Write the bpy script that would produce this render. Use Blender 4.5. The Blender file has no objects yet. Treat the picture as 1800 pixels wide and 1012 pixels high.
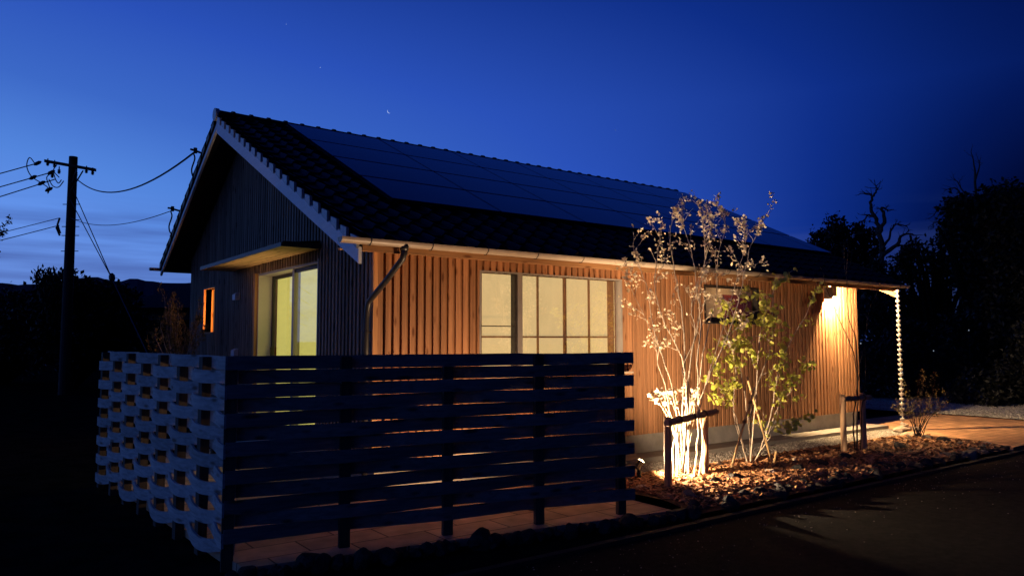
import bpy, math, random
from mathutils import Vector as V, Matrix, noise
random.seed(7)
D = bpy.data
SC = bpy.context.scene
COL = SC.collection

# ------------------------------------------------------------------ camera
YAW, PITCH, ROLL, FPX = -0.637, 0.071, -0.002, 1318.2
CAM = V((-3.564, -7.274, 1.6))
FWD = V((-math.sin(YAW) * math.cos(PITCH), math.cos(YAW) * math.cos(PITCH), math.sin(PITCH)))
R0 = V((math.cos(YAW), math.sin(YAW), 0))
U0 = R0.cross(FWD)
RGT = R0 * math.cos(ROLL) + U0 * math.sin(ROLL)
UPV = -R0 * math.sin(ROLL) + U0 * math.cos(ROLL)
cd = D.cameras.new('camera')
cam = D.objects.new('camera', cd)
COL.objects.link(cam)
cd.sensor_width = 36.0
cd.lens = FPX / 1800 * 36
cd.clip_end = 20000
cam.matrix_world = Matrix(((RGT.x, UPV.x, -FWD.x, CAM.x), (RGT.y, UPV.y, -FWD.y, CAM.y),
                           (RGT.z, UPV.z, -FWD.z, CAM.z), (0, 0, 0, 1)))
SC.camera = cam


def at(px, py, t):
    """world point seen t metres deep at a pixel of the 1800x1012 photograph"""
    return CAM + (FWD + RGT * ((px - 900) / FPX) + UPV * ((506 - py) / FPX)) * t


def onz(px, py, z=0.0):
    v = at(px, py, 1) - CAM
    return CAM + v * ((z - CAM.z) / v.z)


def onx(px, py, x):
    v = at(px, py, 1) - CAM
    return CAM + v * ((x - CAM.x) / v.x)


# ------------------------------------------------------------------ world, exposure
SC.view_settings.view_transform = 'Standard'
SC.view_settings.look = 'None'
SC.view_settings.exposure = 0
SC.view_settings.gamma = 1
SC.cycles.use_denoising = True
SC.cycles.max_bounces = 8
SC.cycles.sample_clamp_indirect = 4
w = D.worlds.new('World')
SC.world = w
w.use_nodes = True
nt = w.node_tree
N = nt.nodes
LK = nt.links.new
N.clear()


def wm(op, a, b=None, clamp=False):
    n = N.new('ShaderNodeMath')
    n.operation = op
    n.use_clamp = clamp
    for i, s in enumerate((a, b)):
        if s is None:
            continue
        if isinstance(s, (int, float)):
            n.inputs[i].default_value = s
        else:
            LK(s, n.inputs[i])
    return n.outputs[0]


tc = N.new('ShaderNodeTexCoord')
sx = N.new('ShaderNodeSeparateXYZ')
LK(tc.outputs['Generated'], sx.inputs[0])
az0 = math.radians(-38)                       # afterglow left of the frame
hx, hy = math.sin(az0), math.cos(az0)
hl = wm('SQRT', wm('ADD', wm('ADD', wm('MULTIPLY', sx.outputs[0], sx.outputs[0]), wm('MULTIPLY', sx.outputs[1], sx.outputs[1])), 1e-5))
ca = wm('DIVIDE', wm('ADD', wm('MULTIPLY', sx.outputs[0], hx), wm('MULTIPLY', sx.outputs[1], hy)), hl)
cx = wm('DIVIDE', wm('ADD', ca, .25), 1.016)
ca = wm('SQRT', wm('MULTIPLY', wm('ADD', cx, wm('SQRT', wm('ADD', wm('MULTIPLY', cx, cx), .015))), .5))
el = wm('MAXIMUM', sx.outputs[2], 0.0)
tt = wm('MULTIPLY', ca, wm('MAXIMUM', wm('SUBTRACT', 1.49, wm('MULTIPLY', el, 2.3)), 0.12))
dim = wm('MULTIPLY', wm('MAXIMUM', wm('SUBTRACT', 1.0, ca), 0.0), wm('MAXIMUM', wm('SUBTRACT', .30, el), 0.0))
tt = wm('MULTIPLY', wm('SUBTRACT', tt, wm('MULTIPLY', dim, 1.7)), 0.6, True)
rp = N.new('ShaderNodeValToRGB')
LK(tt, rp.inputs[0])
cr = rp.color_ramp
for i, (p, c) in enumerate([(0.0, (.0002, .0015, .018)), (.12, (.0010, .0085, .092)), (.3, (.0045, .027, .24)), (.6, (.023, .082, .48)), (.82, (.045, .14, .57)), (1.0, (.085, .235, .72)), (1.66, (.26, .48, 1.15))]):
    p *= .6
    e_ = cr.elements[i] if i < 2 else cr.elements.new(min(p, 1))
    e_.position = min(p, 1)
    e_.color = (*c, 1)
# thin streaky cloud low in the afterglow
mp = N.new('ShaderNodeMapping')
LK(tc.outputs['Generated'], mp.inputs[0])
mp.inputs['Scale'].default_value = (3.0, 3.0, 46.0)
mp.inputs['Rotation'].default_value = (0.0, 0.012, 0.0)
ns = N.new('ShaderNodeTexNoise')
LK(mp.outputs[0], ns.inputs['Vector'])
ns.inputs['Scale'].default_value = 1.3
ns.inputs['Detail'].default_value = 5
cl = N.new('ShaderNodeMapRange')
LK(ns.outputs['Fac'], cl.inputs[0])
cl.inputs[1].default_value = .40
cl.inputs[2].default_value = .64
lowm = N.new('ShaderNodeMapRange')
LK(sx.outputs[2], lowm.inputs[0])
lowm.interpolation_type = 'SMOOTHSTEP'
lowm.inputs[1].default_value = .19
lowm.inputs[2].default_value = .115
cfac = wm('MULTIPLY', wm('MULTIPLY', cl.outputs[0], lowm.outputs[0]), wm('MULTIPLY', ca, .6))
mx = N.new('ShaderNodeMix')
mx.data_type = 'RGBA'
LK(cfac, mx.inputs[0])
LK(rp.outputs[0], mx.inputs[6])
mx.inputs[7].default_value = (.040, .075, .30, 1)
# paler, greyer air right at the skyline
haze = N.new('ShaderNodeMapRange')
LK(sx.outputs[2], haze.inputs[0])
haze.inputs[1].default_value = .14
haze.inputs[2].default_value = .05
mx2 = N.new('ShaderNodeMix')
mx2.data_type = 'RGBA'
LK(wm('MULTIPLY', haze.outputs[0], wm('MULTIPLY', ca, .6)), mx2.inputs[0])
LK(mx.outputs[2], mx2.inputs[6])
mx2.inputs[7].default_value = (.085, .145, .43, 1)
bg = N.new('ShaderNodeBackground')
LK(mx2.outputs[2], bg.inputs[0])
bg.inputs[1].default_value = 1.0
wo = N.new('ShaderNodeOutputWorld')
LK(bg.outputs[0], wo.inputs[0])


# ------------------------------------------------------------------ materials
def nodes(m):
    m.use_nodes = True
    t = m.node_tree
    return t, t.nodes, t.links.new, t.nodes['Principled BSDF']


def mat(name, col, rough=.7, var=.25, scale=6.0, bump=0.0, bscale=None, spec=.3, metal=0.0, coat=0.0, stretch=(1, 1, 1), rnd=0.0, col2=None):
    """plain procedural surface: two-tone noise, optional per-piece variation, optional bump"""
    m = D.materials.new(name)
    t, n, l, b = nodes(m)
    c = n.new('ShaderNodeTexCoord')
    mpn = n.new('ShaderNodeMapping')
    mpn.inputs['Scale'].default_value = stretch
    l(c.outputs['Object'], mpn.inputs[0])
    nz = n.new('ShaderNodeTexNoise')
    nz.inputs['Scale'].default_value = scale
    nz.inputs['Detail'].default_value = 6
    nz.inputs['Roughness'].default_value = .65
    l(mpn.outputs[0], nz.inputs['Vector'])
    r = n.new('ShaderNodeValToRGB')
    lo = [x * (1 - var) for x in col]
    hi = [min(1, x * (1 + var)) for x in (col2 or col)]
    r.color_ramp.elements[0].position = .3
    r.color_ramp.elements[1].position = .7
    r.color_ramp.elements[0].color = (*lo, 1)
    r.color_ramp.elements[1].color = (*hi, 1)
    l(nz.outputs['Fac'], r.inputs[0])
    out = r.outputs[0]
    if rnd:
        a = n.new('ShaderNodeAttribute')
        a.attribute_name = 'rnd'
        mr = n.new('ShaderNodeMapRange')
        mr.inputs[3].default_value = 1 - rnd
        mr.inputs[4].default_value = 1 + rnd
        l(a.outputs['Fac'], mr.inputs[0])
        mm = n.new('ShaderNodeMix')
        mm.data_type = 'RGBA'
        mm.blend_type = 'MULTIPLY'
        mm.inputs[0].default_value = 1
        l(out, mm.inputs[6])
        l(mr.outputs[0], mm.inputs[7])
        out = mm.outputs[2]
    l(out, b.inputs['Base Color'])
    b.inputs['Roughness'].default_value = rough
    b.inputs['Specular IOR Level'].default_value = spec
    b.inputs['Metallic'].default_value = metal
    b.inputs['Coat Weight'].default_value = coat
    if bump:
        nb = n.new('ShaderNodeTexNoise')
        nb.inputs['Scale'].default_value = bscale or scale * 6
        nb.inputs['Detail'].default_value = 5
        l(mpn.outputs[0], nb.inputs['Vector'])
        bp = n.new('ShaderNodeBump')
        bp.inputs['Strength'].default_value = bump
        bp.inputs['Distance'].default_value = .02
        l(nb.outputs['Fac'], bp.inputs['Height'])
        l(bp.outputs[0], b.inputs['Normal'])
    return m


def wood(name, col, axis='Z', rnd=.22, knots=True, rough=.7, dark=.45, kscale=3.2, bump=.25):
    """sawn timber: grain along one axis, knots, each board its own tone"""
    m = D.materials.new(name)
    t, n, l, b = nodes(m)
    c = n.new('ShaderNodeTexCoord')
    a = n.new('ShaderNodeAttribute')
    a.attribute_name = 'rnd'
    sh = n.new('ShaderNodeVectorMath')
    sh.operation = 'MULTIPLY_ADD'
    cmb = n.new('ShaderNodeCombineXYZ')
    for i in range(3):
        l(a.outputs['Fac'], cmb.inputs[i])
    l(cmb.outputs[0], sh.inputs[0])
    sh.inputs[1].default_value = (37, 53, 71)
    l(c.outputs['Object'], sh.inputs[2])
    g = n.new('ShaderNodeMapping')
    i = 'XYZ'.index(axis)
    s = [38, 38, 38]
    s[i] = 1.3
    g.inputs['Scale'].default_value = s
    l(sh.outputs[0], g.inputs[0])
    nz = n.new('ShaderNodeTexNoise')
    nz.inputs['Scale'].default_value = 1.0
    nz.inputs['Detail'].default_value = 4
    nz.inputs['Distortion'].default_value = .6
    l(g.outputs[0], nz.inputs['Vector'])
    r = n.new('ShaderNodeValToRGB')
    r.color_ramp.elements[0].position = .32
    r.color_ramp.elements[1].position = .66
    r.color_ramp.elements[0].color = (*[x * .68 for x in col], 1)
    r.color_ramp.elements[1].color = (*[x * 1.12 for x in col], 1)
    l(nz.outputs['Fac'], r.inputs[0])
    out = r.outputs[0]
    if knots:
        g2 = n.new('ShaderNodeMapping')
        s2 = [11, 11, 11]
        s2[i] = kscale
        g2.inputs['Scale'].default_value = s2
        l(sh.outputs[0], g2.inputs[0])
        vo = n.new('ShaderNodeTexVoronoi')
        vo.inputs['Scale'].default_value = 1
        l(g2.outputs[0], vo.inputs['Vector'])
        k = n.new('ShaderNodeMapRange')
        k.inputs[1].default_value = .10
        k.inputs[2].default_value = .24
        k.inputs[3].default_value = 1
        k.inputs[4].default_value = 0
        l(vo.outputs['Distance'], k.inputs[0])
        km = n.new('ShaderNodeMix')
        km.data_type = 'RGBA'
        l(k.outputs[0], km.inputs[0])
        l(out, km.inputs[6])
        km.inputs[7].default_value = (*[x * dark for x in (col[0] * .8, col[1] * .6, col[2] * .5)], 1)
        out = km.outputs[2]
    mr = n.new('ShaderNodeMapRange')
    mr.inputs[3].default_value = 1 - rnd
    mr.inputs[4].default_value = 1 + rnd
    l(a.outputs['Fac'], mr.inputs[0])
    mm = n.new('ShaderNodeMix')
    mm.data_type = 'RGBA'
    mm.blend_type = 'MULTIPLY'
    mm.inputs[0].default_value = 1
    l(out, mm.inputs[6])
    l(mr.outputs[0], mm.inputs[7])
    l(mm.outputs[2], b.inputs['Base Color'])
    b.inputs['Roughness'].default_value = rough
    b.inputs['Specular IOR Level'].default_value = .25
    bp = n.new('ShaderNodeBump')
    bp.inputs['Strength'].default_value = bump
    bp.inputs['Distance'].default_value = .003
    l(nz.outputs['Fac'], bp.inputs['Height'])
    l(bp.outputs[0], b.inputs['Normal'])
    return m


def emit(name, col, strength=1.0, weave=None):
    m = D.materials.new(name)
    t, n, l, b = nodes(m)
    b.inputs['Base Color'].default_value = (*[min(.25, x * .3) for x in col], 1)
    b.inputs['Roughness'].default_value = .9
    b.inputs['Emission Strength'].default_value = strength
    b.inputs['Emission Color'].default_value = (*col, 1)
    if weave:
        c = n.new('ShaderNodeTexCoord')
        mpn = n.new('ShaderNodeMapping')
        mpn.inputs['Scale'].default_value = weave
        l(c.outputs['Object'], mpn.inputs[0])
        nz = n.new('ShaderNodeTexNoise')
        nz.inputs['Scale'].default_value = 1
        nz.inputs['Detail'].default_value = 7
        nz.inputs['Roughness'].default_value = .7
        l(mpn.outputs[0], nz.inputs['Vector'])
        r = n.new('ShaderNodeValToRGB')
        r.color_ramp.elements[0].position = .3
        r.color_ramp.elements[1].position = .7
        r.color_ramp.elements[0].color = (*[x * .90 for x in col], 1)
        r.color_ramp.elements[1].color = (*[x * 1.06 for x in col], 1)
        l(nz.outputs['Fac'], r.inputs[0])
        l(r.outputs[0], b.inputs['Emission Color'])
    return m


def glass(name, refl=.14, rough=0.0):
    m = D.materials.new(name)
    t, n, l, b = nodes(m)
    n.remove(b)
    o = n['Material Output']
    tr = n.new('ShaderNodeBsdfTransparent')
    gl = n.new('ShaderNodeBsdfGlossy')
    gl.inputs['Roughness'].default_value = rough
    ge = n.new('ShaderNodeNewGeometry')
    dt = n.new('ShaderNodeVectorMath')
    dt.operation = 'DOT_PRODUCT'
    l(ge.outputs['Normal'], dt.inputs[0])
    l(ge.outputs['Incoming'], dt.inputs[1])

    def mth(op, a_, b_=None, c_=None):
        q = n.new('ShaderNodeMath')
        q.operation = op
        for i_, v_ in enumerate((a_, b_, c_)):
            if v_ is None:
                continue
            if isinstance(v_, (int, float)):
                q.inputs[i_].default_value = v_
            else:
                l(v_, q.inputs[i_])
        return q
    sch = mth('POWER', mth('SUBTRACT', 1.0, mth('ABSOLUTE', dt.outputs['Value']).outputs[0]).outputs[0], 5.0)
    ad = mth('MULTIPLY_ADD', sch.outputs[0], .7, refl)
    mxs = n.new('ShaderNodeMixShader')
    l(ad.outputs[0], mxs.inputs[0])
    l(tr.outputs[0], mxs.inputs[1])
    l(gl.outputs[0], mxs.inputs[2])
    l(mxs.outputs[0], o.inputs[0])
    return m


def leafmat(name, c1, c2, trans=.35, rough=.55):
    m = D.materials.new(name)
    t, n, l, b = nodes(m)
    a = n.new('ShaderNodeAttribute')
    a.attribute_name = 'rnd'
    r = n.new('ShaderNodeValToRGB')
    r.color_ramp.elements[0].color = (*c1, 1)
    r.color_ramp.elements[1].color = (*c2, 1)
    l(a.outputs['Fac'], r.inputs[0])
    l(r.outputs[0], b.inputs['Base Color'])
    b.inputs['Roughness'].default_value = rough
    b.inputs['Specular IOR Level'].default_value = .25
    if trans:
        tl = n.new('ShaderNodeBsdfTranslucent')
        l(r.outputs[0], tl.inputs[0])
        ms = n.new('ShaderNodeMixShader')
        ms.inputs[0].default_value = trans
        l(b.outputs[0], ms.inputs[1])
        l(tl.outputs[0], ms.inputs[2])
        l(ms.outputs[0], n['Material Output'].inputs[0])
    return m


def tilemat(name, col, joint, size, rough=.7, mw=.018):
    m = D.materials.new(name)
    t, n, l, b = nodes(m)
    c = n.new('ShaderNodeTexCoord')
    br = n.new('ShaderNodeTexBrick')
    l(c.outputs['Object'], br.inputs['Vector'])
    br.offset = 0.5
    br.inputs['Scale'].default_value = 1
    br.inputs['Brick Width'].default_value = size[0]
    br.inputs['Row Height'].default_value = size[1]
    br.inputs['Mortar Size'].default_value = mw / 2
    br.inputs['Mortar Smooth'].default_value = .2
    br.inputs['Color1'].default_value = (*[x * .8 for x in col], 1)
    br.inputs['Color2'].default_value = (*[x * 1.2 for x in col], 1)
    br.inputs['Mortar'].default_value = (*joint, 1)
    nz = n.new('ShaderNodeTexNoise')
    nz.inputs['Scale'].default_value = 5
    nz.inputs['Detail'].default_value = 8
    l(c.outputs['Object'], nz.inputs['Vector'])
    mr = n.new('ShaderNodeMapRange')
    mr.inputs[1].default_value = .3
    mr.inputs[2].default_value = .7
    mr.inputs[3].default_value = .72
    mr.inputs[4].default_value = 1.2
    l(nz.outputs['Fac'], mr.inputs[0])
    mm = n.new('ShaderNodeMix')
    mm.data_type = 'RGBA'
    mm.blend_type = 'MULTIPLY'
    mm.inputs[0].default_value = 1
    l(br.outputs['Color'], mm.inputs[6])
    l(mr.outputs[0], mm.inputs[7])
    l(mm.outputs[2], b.inputs['Base Color'])
    b.inputs['Roughness'].default_value = rough
    b.inputs['Specular IOR Level'].default_value = .25
    iv = n.new('ShaderNodeMath')
    iv.operation = 'SUBTRACT'
    iv.inputs[0].default_value = 1
    l(br.outputs['Fac'], iv.inputs[1])
    bp = n.new('ShaderNodeBump')
    bp.inputs['Strength'].default_value = .6
    bp.inputs['Distance'].default_value = .004
    l(iv.outputs[0], bp.inputs['Height'])
    l(bp.outputs[0], b.inputs['Normal'])
    return m


M = {
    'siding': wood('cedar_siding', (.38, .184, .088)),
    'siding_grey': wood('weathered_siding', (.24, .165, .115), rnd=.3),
    'back_grey': wood('shaded_backing', (.05, .035, .025), knots=False),  # backing colour darkened to hold the shade between the battens
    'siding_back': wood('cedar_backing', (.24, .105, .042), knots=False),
    'trim_v': wood('cedar_trim_upright', (.52, .26, .11)),
    'trim_x': wood('cedar_trim_long', (.50, .25, .105), axis='X'),
    'trim_y': wood('cedar_trim_cross', (.52, .27, .12), axis='Y', kscale=2),
    'soffit_y': wood('hinoki_soffit', (.62, .40, .18), axis='Y', rnd=.15),
    'white': mat('white_painted_board', (.80, .80, .80), .55, .08, 3, stretch=(1, 2, 12), rnd=.08),
    'fence_x': wood('shaded_fence_board', (.19, .17, .16), axis='X', rnd=.2, kscale=2.4),  # same boards as the side, darkened for the shade on the front
    'fence_y': wood('skylit_fence_board_side', (.44, .41, .38), axis='Y', rnd=.2, kscale=2.4),  # same boards, coloured paler for the skylight on this side
    'post': wood('fence_post_wood', (.06, .047, .038), knots=False),
    'tile': mat('black_glazed_roof_tile', (.005, .0055, .008), .5, .4, 9, bump=.12, bscale=30, spec=.22, rnd=.35),
    'tile_edge': mat('sky_paled_verge_tile', (.40, .41, .44), .45, .2, 7, spec=.5),  # glazed tile coloured pale to hold the sky's reflection
    'panel': mat('solar_cell_glass', (.004, .007, .022), .16, .2, 3, spec=.5),
    'panel_gap': mat('black_panel_frame', (.006, .006, .008), .5, .2, 5),
    'gutter': mat('taupe_gutter', (.40, .31, .23), .4, .08, 5, spec=.4),
    'pipe': mat('grey_downpipe', (.028, .025, .025), .4, .08, 5, spec=.4),
    'concrete': mat('foundation_concrete', (.30, .27, .24), .85, .22, 4, bump=.15),
    'apron': mat('apron_concrete', (.24, .21, .18), .9, .2, 3, bump=.2),
    'alu': mat('aluminium_frame', (.34, .31, .28), .4, .1, 4, metal=.2),
    'dark_frame': mat('dark_bronze_frame', (.035, .030, .028), .4, .2, 4),
    'reveal': mat('cream_door_reveal', (.70, .66, .52), .6, .06, 3),
    'shoji': emit('lit_paper_screen', (.72, .51, .22), 1.0, (5, 5, 2.5)),
    'blind': emit('lit_roller_blind', (.62, .55, .13), 1.15, (2, 5, 30)),
    'amber': emit('lit_amber_glass', (1.0, .42, .10), 7.0),
    'lattice': mat('shoji_lattice_wood', (.28, .15, .06), .6, .2, 8),
    'glass': glass('window_glass', .11),
    'interior': mat('interior_plaster', (.62, .50, .36), .8, .1, 2),
    'maroon': mat('maroon_door_panel', (.22, .05, .035), .6, .1, 3),
    'lens': emit('lamp_lens', (1.0, .78, .45), 30),
    'bulb': emit('lamp_diffuser', (1.0, .80, .42), 14),
    'black': mat('black_lamp_body', (.012, .012, .012), .45, .2, 8),
    'log': wood('peeled_log', (.50, .31, .17), knots=False, rnd=.1),
    'log_y': wood('peeled_log_bar', (.42, .25, .14), axis='X', knots=False, rnd=.1),
    'bamboo': mat('bamboo_stake', (.55, .36, .16), .45, .2, 14, stretch=(1, 1, .3)),
    'rope': mat('palm_rope', (.20, .11, .05), .9, .4, 60),
    'bark': mat('pale_bark', (.40, .32, .24), .8, .35, 25, bump=.3, stretch=(1, 1, .35)),
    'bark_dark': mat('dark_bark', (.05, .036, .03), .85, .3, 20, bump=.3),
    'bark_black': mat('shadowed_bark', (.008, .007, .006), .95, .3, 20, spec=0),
    'dryleaf': leafmat('dry_cream_leaf', (.58, .44, .27), (.80, .68, .48), .3),
    'limeleaf': leafmat('lime_round_leaf', (.48, .52, .07), (.78, .76, .18), .4),
    'budleaf': leafmat('pale_bud_leaf', (.55, .45, .30), (.75, .66, .48), .3),
    'oliveleaf': leafmat('olive_leaf', (.10, .075, .025), (.20, .15, .06), .25),
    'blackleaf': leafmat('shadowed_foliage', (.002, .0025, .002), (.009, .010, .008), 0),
    'rock': mat('rough_grey_rock', (.11, .095, .085), .9, .5, 7, bump=.8, bscale=22),
    'rock_dark': mat('black_lava_rock', (.030, .027, .025), .9, .5, 9, bump=1.0, bscale=24),
    'rock_pale': mat('pale_limestone_rock', (.42, .33, .25), .9, .35, 7, bump=.7, bscale=22),
    'soil': mat('bark_mulch_soil', (.10, .05, .026), .95, .5, 30, bump=1.0, bscale=60),
    'chip': leafmat('bark_chip', (.16, .062, .026), (.56, .29, .13), 0, .8),
    'gravel': mat('crushed_gravel', (.22, .19, .16), .95, .45, 70, bump=1.0, bscale=120),
    'gravel_pale': mat('white_crushed_gravel', (.46, .42, .36), .95, .35, 60, bump=1.0, bscale=90),
    'pebble': leafmat('pebble_stone', (.14, .12, .10), (.50, .46, .40), 0, .85),
    'road': mat('worn_asphalt', (.014, .0115, .0095), .95, .6, 14, bump=.9, bscale=140, spec=.1),
    'earth': mat('dark_ground', (.012, .012, .010), 1.0, .5, 3, bump=.6, bscale=20, spec=0),
    'kerb': mat('kerb_concrete', (.03, .025, .02), .9, .3, 8, bump=.4),
    'hill': mat('wooded_hill', (.045, .06, .085), 1.0, .3, .01, spec=0),
    'terrace': tilemat('sandstone_terrace_tile', (.50, .33, .21), (.09, .06, .04), (.66, .33), mw=.016),
    'terracotta': tilemat('terracotta_path_tile', (.50, .26, .13), (.18, .10, .05), (.30, .15), mw=.012),
    'pole': mat('utility_pole_wood', (.020, .018, .018), .8, .3, 5),
    'wire': mat('black_cable', (.01, .01, .012), .6, .1, 5),
    'porcelain': mat('insulator', (.03, .03, .035), .3, .1, 5),
    'moon': emit('moonlit_surface', (.45, .60, 1.0), .75),
    'redlamp': emit('distant_red_lamps', (.55, .13, .04), .35),
    'farlamp': emit('distant_lamp', (.5, .6, .75), .35),
    'chain': mat('bright_metal_chain', (.75, .70, .62), .32, .1, 9, metal=.6),
    'farwall': mat('neighbour_plaster', (.10, .10, .11), .9, .2, 2),
    'farroof': mat('neighbour_roof_tile', (.014, .014, .018), .8, .3, 5),
    'farglass': mat('neighbour_dark_glass', (.01, .012, .018), .2, .2, 2, spec=.5),
    'vent': mat('vent_hood_white', (.55, .54, .55), .4, .06, 5),
}


# ------------------------------------------------------------------ mesh helpers
class MB:
    def __init__(s):
        s.v, s.f, s.r = [], [], []

    def add(s, vs, fs, r=None):
        o = len(s.v)
        s.v += [tuple(p) for p in vs]
        s.f += [tuple(i + o for i in f) for f in fs]
        s.r += [random.random() if r is None else r] * len(fs)

    def box(s, a, b, r=None):
        (x0, y0, z0), (x1, y1, z1) = a, b
        if x0 > x1: x0, x1 = x1, x0
        if y0 > y1: y0, y1 = y1, y0
        if z0 > z1: z0, z1 = z1, z0
        s.hexa([(x0, y0, z0), (x1, y0, z0), (x1, y1, z0), (x0, y1, z0), (x0, y0, z1), (x1, y0, z1), (x1, y1, z1), (x0, y1, z1)], r)

    def hexa(s, p, r=None):
        s.add(p, [(0, 3, 2, 1), (4, 5, 6, 7), (0, 1, 5, 4), (1, 2, 6, 5), (2, 3, 7, 6), (3, 0, 4, 7)], random.random() if r is None else r)

    def prism(s, poly, dx, r=None):
        """poly of 3D points extruded by vector dx"""
        n = len(poly)
        d = V(dx)
        vs = [V(p) for p in poly] + [V(p) + d for p in poly]
        s.add(vs, [tuple(range(n))[::-1], tuple(range(n, 2 * n))] + [(i, (i + 1) % n, n + (i + 1) % n, n + i) for i in range(n)], random.random() if r is None else r)

    def tube(s, pts, rad, n=6, r=None, cap=True):
        pts = [V(p) for p in pts]
        if not hasattr(rad, '__len__'):
            rad = [rad] * len(pts)
        r = random.random() if r is None else r
        vs, fs = [], []
        up = V((0, 0, 1))
        prev = None
        for i, p in enumerate(pts):
            d = (pts[min(i + 1, len(pts) - 1)] - pts[max(i - 1, 0)])
            d = d.normalized() if d.length > 1e-9 else up
            if prev is None:
                a = d.cross(up)
                if a.length < .05:
                    a = d.cross(V((1, 0, 0)))
            else:
                a = prev - d * prev.dot(d)
            a.normalize()
            prev = a
            b = d.cross(a)
            for k in range(n):
                t = 2 * math.pi * k / n
                vs.append(p + (a * math.cos(t) + b * math.sin(t)) * rad[i])
        for i in range(len(pts) - 1):
            for k in range(n):
                fs.append((i * n + k, i * n + (k + 1) % n, (i + 1) * n + (k + 1) % n, (i + 1) * n + k))
        if cap:
            fs.append(tuple(range(n))[::-1])
            fs.append(tuple(range((len(pts) - 1) * n, len(pts) * n)))
        s.add(vs, fs, r)

    def leaf(s, p, d, size, wid=.5, r=None):
        """pointed leaf, two triangles folded on the midrib"""
        d = V(d).normalized()
        a = d.cross(V((random.uniform(-1, 1), random.uniform(-1, 1), random.uniform(-1, 1))))
        if a.length < 1e-4:
            a = V((1, 0, 0))
        a.normalize()
        u = d.cross(a)
        p = V(p)
        s.add([p, p + d * size * .5 + a * size * wid * .5 + u * size * .08, p + d * size, p + d * size * .5 - a * size * wid * .5 + u * size * .08],
              [(0, 1, 2), (0, 2, 3)], r)

    def disc(s, p, nrm, rad, n=8, r=None):
        nrm = V(nrm).normalized()
        a = nrm.cross(V((.3, .8, .5)))
        a.normalize()
        b = nrm.cross(a)
        t0 = random.uniform(0, 6)
        vs = [V(p) + nrm * rad * .15]
        for k in range(n):
            t = t0 + 2 * math.pi * k / n
            rr = rad * (1.15 if k == 0 else random.uniform(.9, 1.05))
            vs.append(V(p) + (a * math.cos(t) + b * math.sin(t)) * rr)
        s.add(vs, [(0, k + 1, (k + 1) % n + 1) for k in range(n)], r)

    def build(s, name, m, parent=None, smooth=False):
        me = D.meshes.new(name)
        me.from_pydata(s.v, [], s.f)
        at_ = me.attributes.new('rnd', 'FLOAT', 'FACE')
        at_.data.foreach_set('value', s.r)
        me.materials.append(M[m] if isinstance(m, str) else m)
        if smooth:
            me.polygons.foreach_set('use_smooth', [True] * len(me.polygons))
        me.update()
        o = D.objects.new(name, me)
        COL.objects.link(o)
        if parent:
            o.parent = parent
            q, c = parent, V((0, 0, 0))
            while q:
                c += q.location
                q = q.parent
            me.transform(Matrix.Translation(-c))
        return o


def tag(o, label, cat, group=None):
    o['label'] = label
    o['category'] = cat
    if group:
        o['group'] = group
    return o


def thing(name, label, cat, loc=(0, 0, 0), group=None):
    o = D.objects.new(name, None)
    COL.objects.link(o)
    o.location = loc
    o.empty_display_size = .1
    return tag(o, label, cat, group)


def kind(o, k='structure'):
    o['kind'] = k
    return o


def ico(sub=2):
    t = (1 + 5 ** .5) / 2
    vs = [V(p).normalized() for p in [(-1, t, 0), (1, t, 0), (-1, -t, 0), (1, -t, 0), (0, -1, t), (0, 1, t), (0, -1, -t), (0, 1, -t), (t, 0, -1), (t, 0, 1), (-t, 0, -1), (-t, 0, 1)]]
    fs = [(0, 11, 5), (0, 5, 1), (0, 1, 7), (0, 7, 10), (0, 10, 11), (1, 5, 9), (5, 11, 4), (11, 10, 2), (10, 7, 6), (7, 1, 8), (3, 9, 4), (3, 4, 2), (3, 2, 6), (3, 6, 8), (3, 8, 9), (4, 9, 5), (2, 4, 11), (6, 2, 10), (8, 6, 7), (9, 8, 1)]
    for _ in range(sub):
        c, nf = {}, []

        def mid(a, b):
            k = (min(a, b), max(a, b))
            if k not in c:
                vs.append(((vs[a] + vs[b]) / 2).normalized())
                c[k] = len(vs) - 1
            return c[k]
        for a, b, d in fs:
            x, y, z = mid(a, b), mid(b, d), mid(d, a)
            nf += [(a, x, z), (b, y, x), (d, z, y), (x, y, z)]
        fs = nf
    return vs, fs


ICO2 = ico(2)
ICO1 = ico(1)

# ------------------------------------------------------------------ ground and paving
def sheet(name, poly, z, m, n=1, k='structure', thick=0.0):
    b = MB()
    if thick:
        b.prism([(x, y, z - thick) for x, y in poly], (0, 0, thick))
    else:
        b.add([(x, y, z) for x, y in poly], [tuple(range(len(poly)))])
    return kind(b.build(name, m))


def gridsheet(name, x0, x1, y0, y1, nx, ny, hf, m):
    b = MB()
    vs = [(x0 + (x1 - x0) * i / nx, y0 + (y1 - y0) * j / ny) for j in range(ny + 1) for i in range(nx + 1)]
    b.add([(x, y, hf(x, y)) for x, y in vs], [(j * (nx + 1) + i, j * (nx + 1) + i + 1, (j + 1) * (nx + 1) + i + 1, (j + 1) * (nx + 1) + i) for j in range(ny) for i in range(nx)])
    return kind(b.build(name, m, smooth=True))


sheet('ground', [(-4000, -300), (4000, -300), (4000, 5000), (-4000, 5000)], -.06, 'earth')


def road_h(x, y):
    return -.045 + .012 * noise.noise(V((x * .8, y * .8, 3))) + .006 * noise.noise(V((x * 3, y * 3, 1)))


gridsheet('road', -14, 40, -14, -2.78, 160, 40, road_h, 'road')
# kerb: a thin upright concrete edging between bed and road
b = MB()
xs = -2.4
while xs < 10.2:
    L_ = .598
    b.box((xs, -2.78, -.08), (xs + L_, -2.71, -.012 + random.uniform(-.004, .004)))
    xs += .604
kind(b.build('kerb', 'kerb'))
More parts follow.
